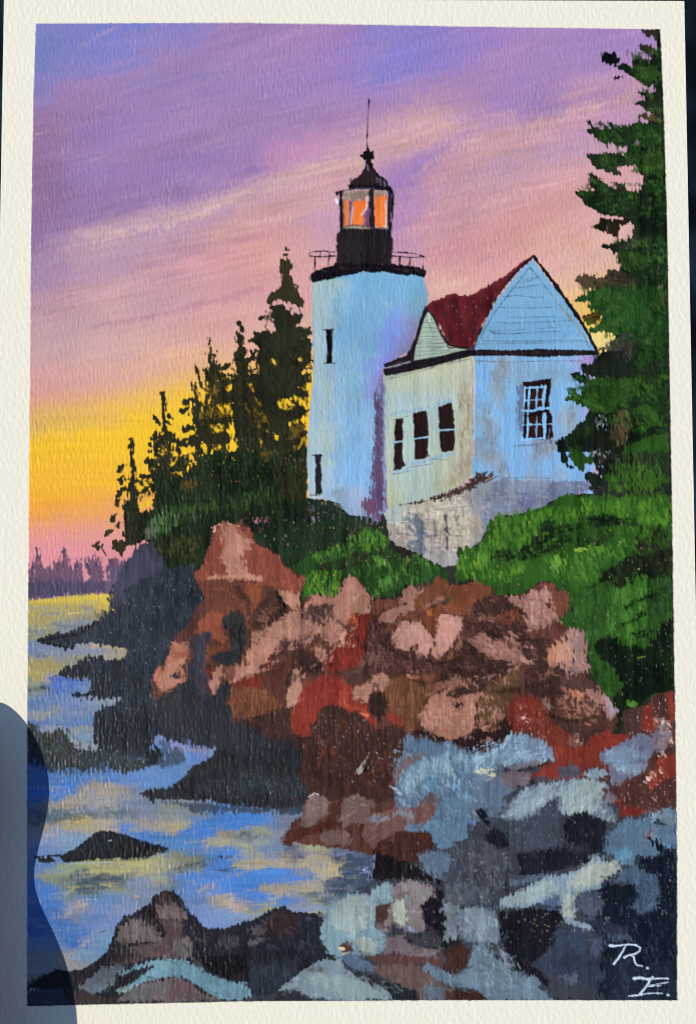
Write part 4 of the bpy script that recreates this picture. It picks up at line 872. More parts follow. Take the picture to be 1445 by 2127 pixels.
dabs([DK, '161c15', '26301e'], '560,560 860,600 860,1150 700,1180 560,900', 120, 22, 6, 90, 15, a=0.6, dry=2, soft=3)
dabs(['24481e', '1e3e1c', '2a5020'], '560,780 860,600 870,880 600,900', 60, 22, 6, 88, 15, a=0.6, dry=2, soft=3)
dabs(['24481e', '2c5a20', '30621f'], '400,980 860,950 860,1150 500,1150', 70, 20, 6, 85, 25, a=0.55, dry=2, soft=3)
dabs(['1a201a', '3a4038', '24281f'], '220,780 500,760 560,960 300,960', 60, 16, 6, 80, 30, a=0.6, dry=2, soft=3)
S('8a7c60', 2, '515,770 510,900 520,980', a=0.5, dry=1)
limb('100,835 150,822 200,850 230,830 260,790 480,780 560,860 560,980 400,960 230,930 200,900 150,900', '1e241c')
limb('25,930 60,905 100,910 110,940 150,920 200,950 160,1000 100,1005 70,980', '1a241a')
limb('150,950 340,960 560,960 560,1040 420,1150 340,1100 200,1060 160,1000', '264c1f')
limb('0,1560 60,1590 110,1600 160,1650 200,1600 240,1620 260,1700 150,1720 130,1780 70,1750 0,1660', '264c1f')
limb('-60,1600 -20,1620 0,1700 50,1740 60,1770 0,1760 -60,1700', '181c16')
limb('60,1530 110,1500 150,1480 200,1400 260,1440 300,1560 260,1700 200,1680 240,1600 160,1590 130,1600 100,1560', '20261e')
limb('160,1810 200,1790 250,1800 300,1700 400,1650 420,1800 300,1920 200,1960 160,1940 190,1900 150,1850', '1c221b')
specks(['c8d0d8', '8aa0b8'], '240,1280 340,1300 340,1420 250,1420', 12, r=2.4)
specks(['b8c8d8', 'c8c4b8', '8aa0c0'], '230,1580 380,1600 300,1700 300,1850 200,1800', 22, r=2.4)
dabs(['20361c', '284c20', '305e24', '1c2a1a'], '380,1700 880,1600 880,1900 500,1950 330,1900', 150, 22, 7, 80, 30, a=0.6, dry=2, soft=3)
dabs(['2a521e', '336a20', '3a7424'], '340,1880 480,1760 640,1700 860,1800 840,1900 640,1970 420,1960', 110, 22, 7, 80, 30, a=0.6, dry=2, soft=3)
limb('640,1980 760,1980 820,1900 880,1880 890,2020 800,2040', '262a26', a=0.8)
limb('430,1990 540,1960 520,2020 420,2030', '1c241c', a=0.8)
tile(0, 0)
for q, n in (('1225,255 1290,262 1375,250 1375,330 1300,310 1245,300', 60), ('1225,320 1290,318 1375,310 1375,360 1270,355', 45), ('1200,395 1230,365 1300,385 1375,370 1378,470 1300,455 1240,430', 90), ('1255,505 1300,490 1380,500 1380,590 1300,560', 70),
             ('1205,590 1290,590 1385,600 1385,720 1300,710 1230,690', 110), ('1190,790 1240,780 1390,780 1390,900 1260,880', 110), ('1290,110 1375,95 1375,240 1330,220 1320,160', 50)):
    dabs(['2c5a24', '24481e', '356a2a', '1d3a1c', '3a6a2c'], q, n, 17, 6.5, 12, 45, a=0.55, dry=2, soft=3)
    dabs(['1a2417', '20301b'], q, n // 2, 16, 4, 60, 45, a=0.6, dry=2, soft=3)
# lower tree and bushes
SH3 = motif('painted_shrubs', label='broad bright green bushes right of the stone footing')
tile(945, 1040, 2.89)
P('2a5a20', '0,390 30,290 150,260 190,170 200,120 240,90 290,85 330,100 400,90 440,50 560,40 590,-10 660,-40 1290,-30 1300,500 1310,1150 1250,1170 1180,1180 1130,1230 1020,1245 990,1380 920,1390 960,1260 940,1200 870,1140 830,1050 790,1000 820,990 770,920 800,880 780,800 720,760 690,770 660,760 590,740 620,690 690,650 680,580 620,540 570,490 500,490 480,520 400,565 300,575 200,560 100,470 0,500', rough=2.4, dry=2, var=0.16)
dabs(['3f8428', '4c942a', '2f6a22', '589c34', '26501f'], '10,400 60,290 200,260 240,100 400,95 600,45 700,100 680,250 500,330 300,480 100,470', 330, 22, 6, 82, 25, a=0.65, dry=2, soft=3)
dabs(['4a9430', '6aac3c', '357424'], '110,320 190,300 190,400 120,400', 26, 18, 6, 80, 20, a=0.7)
dabs(['347024', '448a28', '52982c', '2c5c22'], '640,20 1290,-20 1290,180 1150,240 1000,120 800,100 660,80', 190, 22, 6, 85, 25, a=0.65, dry=2, soft=3)
dabs(['1a241a', '151a15', '223420'], '430,120 560,110 720,160 700,240 560,330 400,350 240,350 220,300 420,290 480,240 520,170', 110, 22, 7, -20, 20, a=0.65, dry=2.5, soft=4)
dabs(['1a241a', '151a15'], '760,110 900,85 1060,110 1110,150 960,150 840,160', 50, 22, 7, 0, 15, a=0.65, dry=2.5, soft=4)
dabs(['1a241a', '2a2420', '151a15'], '720,250 860,170 960,190 900,290 780,330 700,420', 50, 18, 6, 80, 35, a=0.5, dry=2.5, soft=4)
dabs(['347028', '2c6026', '489030'], '520,350 700,320 900,280 1100,230 1100,300 1000,330 880,400 860,480 600,470 500,420', 170, 22, 6, 65, 25, a=0.6, dry=2, soft=3)
dabs(['5aac38', '6cb844'], '560,350 680,340 660,410 560,420', 22, 18, 6, 75, 20, a=0.5)
dabs(['7cc850', '80b840'], '710,285 790,285 780,305 720,305', 8, 10, 5, 10, 20, a=0.8)
P('1c1c18', '880,410 960,380 1060,320 1150,310 1290,260 1290,460 1150,460 1080,500 960,530 930,510 960,480 900,490 800,530 790,520 860,490', rough=3, dry=3, soft=5, a=0.9, var=0.2)
dabs(['2c241e', '221c18', '141612', '2c3a26'], '1110,180 1290,150 1290,450 1100,470 900,470 1060,340', 130, 18, 6, 75, 35, a=0.6, dry=2, soft=3)
dabs(['244820', '2c5c26', '1e3a1e', '357030'], '620,500 780,540 940,550 940,800 800,900 700,760 620,720', 160, 24, 6, 88, 15, a=0.6, dry=2, soft=3)
dabs(['3a7c2c', '448a32', '2f6828'], '940,540 1140,470 1160,640 1150,780 1060,880 960,800 900,760', 150, 24, 6, 86, 15, a=0.65, dry=2, soft=3)
dabs(['243a28', '2c4a30', '1a2c1c'], '1150,470 1295,460 1300,900 1180,900 1150,700', 90, 22, 6, 88, 15, a=0.6, dry=2, soft=3)
for q in ('1020,640 1100,600 1190,565', '1010,740 1090,710 1130,680', '1060,805 1140,780', '1080,690 1130,670', '1070,825 1150,800'):
    S('151c14', (6, 9), q, dry=2.5, soft=3, a=0.9)
P('141714', '820,860 900,800 960,830 1040,890 1160,870 1200,780 1300,700 1308,1150 1250,1170 1180,1170 1130,1230 1020,1245 990,1380 930,1385 960,1250 940,1180 1000,1100 940,1000 880,960 830,900', rough=3, dry=3, soft=5, a=0.92, var=0.25)
dabs(['2c5a24', '24481f', '1c341c'], '780,900 880,950 960,1040 940,1130 880,1130 840,1060 790,990', 90, 20, 6, 80, 25, a=0.65, dry=2, soft=3)
dabs(['1c2c1c', '10140f', '1a201a'], '960,880 1290,880 1300,1140 1000,1200', 90, 24, 6, 88, 15, a=0.5, dry=2, soft=3)
dabs(['4a9030', '3a7428'], '1030,1205 1090,1200 1080,1235 1040,1230', 10, 14, 6, 30, 20, a=0.8); S('6ab030', 2.4, '1095,945 1140,935', a=0.8)
specks(['b0c860', '90b850', 'c8c890', 'd8a0a0'], '10,400 240,100 700,60 1280,60 1280,500 900,500 600,540 300,560', 90, r=1.4)
specks(['8aa880', '6a8a70', 'b0b0a0'], '640,540 1290,500 1290,1000 960,1200 700,760', 120, r=1.3)

# ------------------------------------------------------------------ dark shore rocks
SH = motif('painted_shore_rocks', label='near black rocks along the left shore')
tile(0, 1040, 2.89)
NV = '2c3139'
P('3a3c48', '760,350 800,290 870,240 920,270 985,340 1000,420 1150,395 1180,480 1210,620 1000,900 800,900 760,700 660,660 650,560', rough=2.5, dry=3, soft=3, var=0.15)
P('4a4a5c', '700,420 760,360 870,250 900,320 960,380 900,450 820,500 760,560 700,560', dry=3, soft=8, a=0.6)
P(NV, '740,540 830,480 960,420 1130,400 1180,440 1210,560 1240,680 1300,760 1445,900 1445,1400 1300,1440 1270,1420 1180,1440 1110,1470 1010,1440 960,1400 900,1480 990,1560 920,1600 880,1561 780,1560 600,1500 560,1440 555,1290 600,1245 690,1215 740,1175 640,1180 545,1190 440,1180 450,1152 560,1142 540,1100 520,1062 430,1062 320,1055 345,1022 440,990 470,965 560,940 620,930 640,960 740,940 762,888 640,870 560,858 470,860 400,895 380,870 225,845 240,825 320,800 460,780 540,740 620,700 650,650 740,625 790,600 780,570', rough=2.2, dry=2.4, soft=2.4, var=0.16)
P('2e3334', '165,1325 200,1345 240,1385 330,1390 350,1362 385,1365 412,1392 450,1480 520,1500 640,1490 780,1540 900,1561 900,1600 760,1640 600,1600 500,1640 430,1610 300,1620 250,1580 165,1560', rough=2.2, dry=2.4, soft=4, var=0.16)
P('3a4450', '520,1500 700,1520 780,1600 600,1620 460,1600', dry=4, soft=8, a=0.6)
dabs(['23272c', '343b44', '3c444e', '1c1f24', '2c3440'], '560,700 960,430 1180,430 1200,700 1050,1000 900,1400 600,1450 560,1250 740,1100', 330, 22, 5, 88, 16, a=0.5, dry=2, soft=3)
dabs(['22262a', '3c423e', '4a4a40', '3c4650'], '170,1340 420,1390 560,1500 880,1520 860,1600 300,1610 170,1540', 170, 20, 5, 85, 25, a=0.5, dry=2, soft=3)
P('4c5c68', '1040,1290 1110,1270 1130,1310 1090,1340 1050,1330', dry=4, soft=8, a=0.5)
S('1c1c1e', (6, 3), '560,740 480,800 300,830 230,845', dry=1.5); S('24282c', 8, '470,960 540,945 600,950', dry=3, a=0.8)
S('1a1c20', 4, '265,855 400,880 440,885', dry=1.5); S('1c2024', (3, 8), '440,1165 500,1165 560,1155', dry=1.5)
for q in ('380,1500 420,1480', '690,1510 780,1440', '900,1320 930,1400'):
    S('181a1e', 3, q, a=0.7)
S('4a2a20', 5, '1030,1420 1150,1410 1240,1400', dry=2, a=0.8); dabs(['a04030', '8a3428', '5a2c26'], '1250,1380 1400,1390 1430,1480 1300,1470', 34, 9, 4, 60, 60, a=0.7)
specks(['8a90b8', '7ab0a0', 'c8a0b0', 'b8c0c8', '6a78a8'], '600,700 960,430 1180,430 1300,900 1400,1400 700,1480 560,1300', 330, r=1.3, a=0.6)
specks(['b0b0a8', '8aa0b8', 'c8c8a0'], '170,1340 420,1390 880,1520 860,1600 170,1560', 90, r=1.3, a=0.6)
tile(80, 1500, 3.6125)
P('3c4654', '-80,250 100,300 330,380 450,350 560,280 640,290 760,280 820,250 900,200 940,120 1000,150 960,270 900,330 830,345 800,300 720,260 640,270 560,240 480,300 330,400 200,380 60,330', dry=4, soft=6, a=0.7)
P('24282c', '800,230 900,180 940,250 860,330 815,325', dry=1.5, rough=1.5)
P('3c4450', '900,290 1000,200 1060,180 1110,240 1120,300 900,350', dry=3, soft=6, a=0.8)
P('6c82bc', '1110,150 1180,110 1280,100 1305,170 1270,280 1180,320 1110,310 1120,250 1080,200', rough=2, dry=2, soft=4, a=0.9)
P('8a869c', '1060,190 1200,170 1270,180 1250,230 1120,230', dry=3, soft=5, a=0.7); S('5c8ae0', 12, '1130,250 1180,290', dry=3); S('5a88dc', 8, '1180,130 1270,115', dry=2); S('8a92a4', 5, '930,110 1000,120', dry=2, a=0.7)
ISL = motif('painted_islet', label='low black islet alone in the blue water')
P('22252a', '162,1010 200,985 290,945 330,910 380,860 430,825 480,815 540,820 620,840 700,865 800,890 860,920 940,925 968,950 940,985 880,990 820,1010 700,1025 560,1025 440,1030 250,1050 190,1045', rough=1, dry=1, var=0.15)
S('14171b', 5, '200,1035 440,1035 700,1030 820,1012', a=0.6, dry=1.5); S('14161a', 3, '480,820 700,870 860,925', a=0.6); dabs(['333a40', '181a1e'], '300,940 480,830 800,910 600,1010 250,1020', 50, 16, 4, 88, 16, a=0.5)
S('8a9aa8', 2, '530,890 548,886'); specks(['8a7068'], '820,960 940,960 900,1000 800,1000', 12)
to(WATER)
S('1c242e', 4, '-25,1015 60,1005 165,1000', dry=1); P('1e2022', '0,1020 60,1005 110,1012 120,1040 80,1055 0,1045', rough=1, dry=1.5)
S('a8b4c0', 2.5, '240,1062 350,1055 560,1050', a=0.6, dry=1)
to(SH)
P('2a2c30', '770,535 820,505 880,485 980,490 1060,440 1110,385 1120,350 1190,310 1270,280 1300,240 1330,180 1445,170 2050,180 2100,700 1500,640 1445,620 1200,590 1060,580 900,585 870,600 830,575 790,555', rough=1.6, dry=1.8, soft=2.4, var=0.18)
P('303a42', '1180,470 1445,420 2000,460 2000,560 1445,560 1200,540', dry=4, soft=10, a=0.6)
P('3c4858', '1080,600 1200,600 1445,630 1700,640 2000,640 2060,600 2080,700 1800,690 1445,675 1180,690 1100,640 1000,600 900,600', rough=2, dry=3, soft=5, a=0.85)
specks(['a05848', '8a6858', 'b0a890', '6a88a8'], '1000,480 1445,400 2000,300 2000,600 1100,570', 130, r=1.3)
dabs(['1c1e20', '353c42', '2a2a2e'], '1150,350 1445,200 2050,200 2050,580 1200,560 1050,480', 200, 22, 5, 88, 14, a=0.5, dry=2, soft=3)

# ------------------------------------------------------------------ red rocks
RR = motif('painted_red_rocks', label='pink, red and brown rocks below the house')
tile(0, 0)
P('55362e', '446,1092 460,1086 490,1092 515,1088 522,1112 548,1150 570,1165 592,1180 628,1196 632,1200 622,1250 640,1236 660,1240 700,1242 712,1208 733,1196 750,1205 760,1230 780,1248 800,1245 830,1240 850,1222 880,1212 905,1205 915,1198 930,1215 1000,1212 1018,1222 1030,1238 1060,1236 1090,1232 1108,1215 1125,1208 1150,1218 1180,1240 1180,1265 1155,1285 1180,1305 1205,1310 1220,1345 1212,1360 1228,1385 1215,1405 1240,1430 1265,1460 1280,1480 1282,1512 1262,1525 1290,1535 1330,1470 1360,1440 1400,1438 1403,1700 1240,1700 1100,1620 1000,1580 860,1560 830,1600 820,1640 850,1700 890,1760 800,1780 700,1760 590,1752 580,1740 640,1680 650,1640 620,1560 540,1540 480,1520 430,1500 400,1520 350,1500 318,1440 320,1390 345,1370 365,1320 390,1300 410,1260 430,1240 415,1200 405,1190 425,1182 432,1140', rough=1.6, dry=1.6, var=0.16)
tile(300, 1060, 4.0139)
PK = 'b07b6a'; PL_ = 'ba8874'; RB = '8c4a3c'; BN = '7a4832'; DB = '3a2823'; RE = '8e3428'; NB = '2a2a2e'
def k(col, s, **o):
    o.setdefault('rough', 1.3); o.setdefault('dry', 2.0); o.setdefault('soft', 2.4); o.setdefault('var', 0.1); P(col, s, **o)
    Q = pts(s); ar = abs(sum(Q[i][0] * Q[i - 1][1] - Q[i - 1][0] * Q[i][1] for i in range(len(Q)))) / 2
    c = [int(col[i:i + 2], 16) for i in (0, 2, 4)]
    cs = ['%02x%02x%02x' % tuple(max(12, min(245, int(v * f + e))) for v in c) for f, e in ((0.72, 0), (0.85, 4), (1.12, 6), (1.2, 14), (0.95, 12))]
    dabs(cs, s, int(min(60, ar / 150)), 15, 4.5, rng.uniform(-60, 90), 35, a=0.42 * o.get('a', 1), dry=1.6, soft=2.5, h=0.16)
k('86483a', '600,130 650,100 700,110 800,130 870,140 900,200 890,240 960,300 1070,340 1140,400 1170,480 1220,510 1280,560 1330,520 1340,580 1290,660 1240,720 1160,680 1100,650 900,600 700,600 480,620 440,600 415,520 490,480 520,400 550,300 580,200')
k(PK, '690,110 760,130 830,210 880,270 890,320 830,340 800,380 840,420 860,520 950,560 990,590 800,560 700,580 540,585 515,565 620,540 700,540 690,470 640,400 650,330 680,300 640,230 660,200')
k('95604f', '650,110 700,120 680,200 650,260 620,200 600,160', a=0.7); S(PL_, 10, '540,570 700,555 850,550 960,570', dry=1.5, a=0.8); S('ac7864', 7, '700,200 760,300 770,420 780,520', dry=3, a=0.6)
k('7c4030', '440,600 520,580 800,590 900,600 860,680 840,760 860,850 900,960 860,1010 820,1000 700,1090 680,1060 650,1010 640,940 560,1010 540,1100 540,1180 500,1250 380,1160 380,1060 430,980 520,880 540,820 500,720 470,680')
k('86492f', '860,600 1000,600 960,760 900,840 860,700', a=0.8); k('8a4c38', '560,820 660,860 640,960 700,1080 720,1120 650,1120 560,1060 420,1060 450,960', a=0.9)
k('4a3228', '750,640 790,620 840,690 860,780 820,800 790,740'); k('8c5a4a', '790,780 840,760 840,860 880,900 860,920 820,830', a=0.8)
k('46302a', '1060,630 1100,660 1150,720 1200,780 1220,840 1160,850 1130,910 1060,930 900,980 880,960 900,870 980,760 1040,700')
k('1c1818', '1100,680 1145,710 1165,770 1215,820 1215,840 1180,840 1120,760')
k('6a4334', '1000,800 1100,740 1060,860 960,930', a=0.6); dabs(['a87060', '8a5a4c', '33221e'], '900,880 1100,780 1150,860 1000,960', 40, 10, 3, 60, 50, a=0.5)
k('30302f', '650,900 720,850 800,830 840,900 850,1010 860,1100 820,1180 760,1240 700,1160 720,1080 680,1010 650,970')
k('2c2f34', '560,1190 700,1170 800,1160 830,1200 760,1290 640,1290 560,1260 540,1220'); dabs(['22242a', '3c4248', '1c1a1c'], '560,1180 820,1160 820,900 680,900 700,1100 560,1200', 60, 14, 4, 88, 18, a=0.6)
k('70402f', '540,1130 600,1140 700,1100 740,1130 700,1170 600,1190 540,1260 500,1260', a=0.8)
k('7c2c20', '510,1300 550,1290 580,1330 560,1400 530,1430 500,1380'); k('3c2a28', '500,1260 560,1290 540,1330 500,1340')
k('b07f6e', '590,1310 640,1300 650,1360 640,1430 600,1500 600,1580 570,1570 560,1500 525,1450 560,1400'); k('7c4c3e', '650,1310 760,1300 780,1360 740,1430 680,1420', a=0.9)
k('2c3038', '640,1440 690,1440 700,1500 680,1600 620,1600 600,1560 620,1500')
k('a06a56', '240,1100 300,1110 350,1080 385,1110 370,1170 350,1240 300,1290 340,1330 370,1420 340,1470 270,1470 200,1500 150,1530 130,1520 120,1470 80,1420 75,1370 110,1320 150,1320 180,1250 220,1180')
k('8a4c3c', '200,1200 300,1180 380,1180 360,1240 260,1230', a=0.7); k('b07c68', '180,1280 260,1260 300,1230 340,1240 250,1350 280,1400 290,1450 220,1470 140,1480 100,1400 160,1340', a=0.8)
k('343038', '220,1380 300,1330 310,1370 290,1400 230,1400'); k('c07058', '75,1370 110,1330 110,1400 130,1470 100,1450', a=0.8)
k('36322f', '130,1530 200,1500 260,1480 250,1560 200,1650 150,1720 110,1680 80,1600 60,1500 80,1430 110,1480'); dabs(['6a4436', '2a2826', '86523f'], '60,1430 130,1500 250,1500 180,1700 90,1600', 50, 14, 4, 85, 20, a=0.6)
k('b47464', '100,1620 130,1610 120,1680 155,1700 150,1720 110,1690', a=0.9); k('b07f6e', '345,1510 375,1500 375,1550 355,1560', a=0.8)
k('3c3640', '380,1060 480,1020 560,1010 540,1100 510,1200 500,1300 520,1440 560,1560 560,1800 420,1800 380,1500 400,1400 360,1290 400,1200 380,1150', soft=4, dry=3)
dabs(['2c3440', '24282e', '4a3430', '3c4450'], '390,1080 540,1030 500,1250 560,1600 500,1800 400,1800 380,1400', 110, 20, 4, 88, 12, a=0.6)
# pale ridge
k('b07f6e', '1170,870 1240,830 1300,860 1340,800 1420,720 1445,710 1445,860 1340,880 1310,930 1400,990 1380,1060 1300,1100 1190,1080 1150,1100 1070,1180 1080,1250 980,1300 950,1370 850,1370 780,1420 760,1380 790,1290 830,1230 860,1160 900,1130 890,1060 920,1010 1020,990 1100,930')
k('b07e6a', '1120,660 1200,680 1280,690 1300,740 1290,840 1220,830 1170,760'); k('b8826a', '850,1180 960,1140 1060,1160 1040,1240 960,1300 880,1300 800,1330 830,1250', a=0.7); k('c08064', '930,1150 1060,1170 1050,1230 980,1280', a=0.6)
k('6c4438', '1300,880 1350,820 1445,790 1445,960 1380,960 1310,930', dry=3, a=0.8); dabs(['8c6858', '4a302a', 'a87a6a'], '880,1010 1060,1000 960,1100 900,1140', 40, 9, 3, 60, 60, a=0.6)
k('5c3a34', '1070,1180 1150,1050 1190,1060 1200,1090 1100,1190', a=0.8); dabs(['8a5068', '6a6aa0', '4a7a50', '5a3a34'], '1150,1080 1300,1100 1350,1150 1250,1180', 16, 6, 3, 60, 60, a=0.5)
k('4c302a', '1050,1210 1200,1100 1330,1160 1440,1230 1445,1330 1380,1380 1250,1340 1230,1400 1200,1480 1180,1560 1170,1680 960,1700 980,1350')
k('5a342c', '980,1310 1100,1200 1230,1240 1220,1380 1180,1500 1150,1640 980,1500', a=0.8); k('8a2e24', '980,1290 1050,1250 1080,1220 1050,1300 990,1340', a=0.8)
k('2a2224', '1190,1340 1220,1350 1220,1410 1190,1460 1180,1420', a=0.8)
k('8a3226', '800,1420 870,1370 970,1380 990,1440 960,1490 900,1500 820,1480 740,1460'); k('70402f', '720,1500 800,1470 950,1490 1100,1560 1150,1640 1000,1700 860,1760 760,1720 690,1620')
k('7a4c36', '700,1600 800,1580 900,1620 980,1660 940,1720 850,1755 760,1720', a=0.7); dabs(['8a5c44', '6a3830', '4c342a', '7c5c34'], '720,1500 1100,1500 1100,1650 850,1740 700,1640', 80, 20, 4, 88, 14, a=0.5)
k('b08470', '1230,1330 1290,1330 1320,1460 1320,1560 1280,1590 1240,1640 1190,1640 1180,1520 1220,1440')
k('7a4436', '1300,1380 1380,1370 1370,1560 1320,1560', a=0.8)
k('3c2a28', '740,1780 900,1720 980,1700 1180,1650 1220,1680 1220,1810 1330,1890 1445,1960 1445,2007 1100,1990 900,1960 760,1850', a=0.9)
k('262a32', '900,1900 1200,1900 1300,2007 850,2007', soft=6, dry=4, a=0.8); S('16161a', 3, '1000,1720 980,1800 955,1880', a=0.8)
k('9c3a2a', '1220,1680 1290,1600 1445,1560 1445,1820 1380,1890 1330,1900 1230,1830'); S('d87868', 4, '1330,1880 1370,1870', dry=1)
tile(620, 1180, 4.0139)
k('a47464', '0,370 100,290 110,240 160,220 200,240 290,260 310,220 360,190 370,110 440,60 500,100 540,170 560,200 610,240 600,300 570,330 580,380 500,400 480,380 440,380 420,440 390,560 340,620 290,640 200,600 170,540 100,520 0,530')
k('4a3430', '20,380 110,310 180,290 280,300 290,340 270,420 210,480 150,470 60,430', dry=3); dabs(['7a5a50', '2c221e', '8a6a5e'], '20,380 270,300 280,420 150,470', 36, 10, 3, 80, 40, a=0.6)
k('b07c6c', '110,280 120,240 160,225 190,250 190,290 140,310', a=0.7); k('b48270', '380,200 440,80 480,160 470,280 420,400 330,560 260,560 320,330', a=0.5)
k('5a3a38', '0,570 100,540 160,560 140,620 40,680 0,680', dry=3, a=0.8); specks(['b070c0', '50a050', 'c890a0'], '0,560 160,560 60,680', 12)
k('6a4434', '140,610 300,620 340,620 290,660 200,690 130,660', a=0.8); k('8a5230', '50,660 130,670 110,710 60,690', a=0.8)
k('a87866', '140,680 200,670 230,700 260,720 210,790 150,740')
k('3a2a26', '0,680 50,690 110,720 170,780 205,840 190,870 110,890 60,880 0,800')
k('8e3024', '500,390 610,390 600,440 570,520 560,620 550,720 560,780 500,830 400,840 350,850 300,860 220,870 200,780 250,740 300,680 340,640 400,560 430,460')
k('b06038', '440,380 470,370 490,400 470,460 450,470', a=0.9); specks(['e8d0c0', 'e0a0a0', 'f0e0d0'], '400,560 480,560 480,660 400,660', 6, r=3); dabs(['a03a2c', '7c2a20'], '430,480 580,430 540,760 250,820', 60, 20, 4, 80, 20, a=0.5)
k('48302c', '610,400 680,430 740,500 780,600 800,680 870,700 960,640 1000,620 990,740 1120,760 1130,860 1060,900 900,880 760,900 700,860 600,840 560,770 560,640 580,520')
dabs(['7a4a40', '2e2220', '5c3c36', '8a5c50'], '600,440 740,520 860,720 1110,780 1060,880 620,830 570,700', 150, 12, 4, 80, 30, a=0.55)
k('7c5850', '580,710 640,690 660,740 620,780 560,800 500,860 440,880', dry=4, a=0.6); k('4c3430', '370,860 480,880 560,820 640,860 560,940 440,990 390,930', dry=3, a=0.8)
k('6c4030', '610,280 680,250 830,260 860,300 760,340 680,380 620,390'); k('9a6e60', '680,380 760,340 820,330 900,300 830,290 870,200 920,140 960,160 1000,190 1060,140 1080,150 1040,200 960,270 970,340 900,360 820,380 800,450 720,470 660,420')
k('70432f', '960,280 1040,200 1150,80 1220,100 1220,230 1140,250 1050,330 980,330'); k('744630', '1230,130 1445,150 1445,380 1200,360 1200,280 1230,240')
k('8c6052', '1050,330 1140,250 1210,230 1200,270 1100,320'); k('744028', '820,400 940,370 1000,430 1100,360 1180,300 1200,380 1160,400 1150,560 1100,540 1030,440 880,430', a=0.85); k('b0683c', '1060,350 1110,340 1120,400 1080,390', a=0.7)
k('2c2a24', '1190,300 1240,250 1260,270 1200,340', a=0.8); k('38502a', '1240,230 1280,240 1260,310 1240,280', a=0.8)
k('b88678', '810,480 870,440 960,450 1010,440 1040,480 1090,560 1140,600 1130,640 1100,660 1070,750 1000,740 990,640 960,620 900,690 850,680 790,620 780,560')
k('c4948a', '940,470 970,490 960,600 920,620 930,530', a=0.6); k('b88678', '1160,400 1200,375 1280,400 1360,410 1370,490 1340,540 1250,650 1200,740 1150,760 1110,700 1130,640 1150,560')
k('7a4638', '700,440 780,480 770,560 740,500', a=0.8)
k('a07362', '440,1000 520,980 600,930 640,890 700,880 770,920 760,990 700,1040 660,1030 600,1040 580,1130 500,1140 430,1100'); k('6c4432', '700,1040 770,900 900,890 1030,900 1140,880 1150,980 1060,1100 1010,1200 1000,1330 940,1380 880,1360 860,1250 740,1180 720,1060')
dabs(['5c4a2a', '7c4c34', '4c3828', '8a5c40'], '720,1020 900,900 1140,900 1000,1200 960,1330 760,1180', 130, 22, 4, 85, 16, a=0.5)
k('b8806e', '900,895 940,905 1015,905 980,930 930,930', a=0.9)
k('a4392b', '0,1090 90,960 180,900 330,880 380,960 440,990 440,1100 580,1150 600,1250 660,1240 660,1330 640,1350 600,1300 530,1220 440,1200 420,1230 380,1170 280,1150 200,1170 150,1260 90,1390 0,1400', var=0.08)
k('c84c38', '310,1130 380,1010 410,1060 400,1130 470,1160 570,1170 600,1260 560,1260 500,1190 400,1170', a=0.8); k('90302a', '100,960 200,900 330,900 300,980 120,1040', a=0.5); S('e07058', 4, '510,1210 580,1230', dry=1)
k('98392b', '730,1190 850,1240 860,1340 780,1310 730,1280', a=0.9)
k('32241f', '590,1060 640,1030 700,1060 730,1110 740,1150 720,1230 690,1240 680,1290 660,1290 640,1230 590,1200 585,1130')
k('2a2226', '490,1110 510,1090 525,1100 505,1120', a=0.9)
k('3e2b26', '0,1400 100,1400 120,1320 180,1180 250,1150 330,1150 400,1190 430,1220 480,1200 560,1260 620,1350 700,1340 760,1300 880,1360 880,1420 830,1480 860,1560 800,1640 820,1700 740,1810 820,1900 700,1960 540,1960 420,1880 300,1950 100,1900 0,1700', var=0.14)
dabs(['5a3026', '2e2220', '6a3a30', '4a3430', '33211c'], '20,1420 250,1180 600,1370 850,1400 800,1850 400,1900 60,1850', 300, 22, 4, 88, 12, a=0.5, dry=1.6)
dabs(['8a3a2c'], '160,1440 260,1460 300,1540 180,1560', 12, 16, 5, 70, 20, a=0.5); specks(['d0b0a0', 'c06050', '8a80b0', 'e0d8c8', 'd07060'], '100,1200 560,1250 860,1450 800,1850 300,1800 100,1500', 110, r=1.5)
k('1c1616', '500,1730 560,1700 600,1600 600,1550 570,1640', h=-0.3); P('a8a09c', '485,1680 520,1640 580,1560 590,1550 560,1630 530,1700 500,1720', rough=0.5, dry=0.3, h=2.2, a=0.9)  # thick paint ridge, its highlight and the shadow beside it put into the colour
k('a0705e', '1010,1220 1080,1090 1180,1040 1280,1000 1380,1040 1445,1050 1445,1390 1300,1440 1200,1440 1130,1390 1050,1350 1010,1290'); k('b08070', '1060,1150 1200,1080 1250,1200 1200,1320 1090,1290', a=0.4); S('d8b0a8', 5, '1220,1150 1215,1200', dry=0.6)
k('50362e', '1160,880 1260,700 1320,600 1445,620 1445,930 1380,1000 1250,960 1180,960', dry=2.5)
k('3c2c28', '1240,1060 1330,1020 1445,960 1445,1060 1380,1100 1380,1170 1320,1190 1260,1140', dry=2, a=0.9); k('2a1c1c', '960,1360 1060,1350 1130,1380 1160,1440 1260,1450 1400,1400 1445,1390 1445,1540 1340,1490 1250,1450 1180,1460 1090,1440 1020,1400 930,1390')
tile(900, 1180, 3.6125)
k('74442f', '150,150 300,100 430,140 430,210 300,280 280,350 100,340 80,290 140,230'); k('74463a', '780,120 850,100 900,130 920,170 990,180 1015,240 1010,320 960,370 920,370 870,300 880,240 840,200'); k('9a4c34', '900,270 980,260 990,320 920,350', a=0.6)
k('9a6f66', '530,215 600,200 660,220 720,180 800,150 880,180 890,230 840,260 870,300 900,350 880,430 800,450 740,480 690,480 710,420 680,350 620,280 560,250'); S('5c4048', 4, '680,230 780,250 860,225', dry=2, a=0.6)
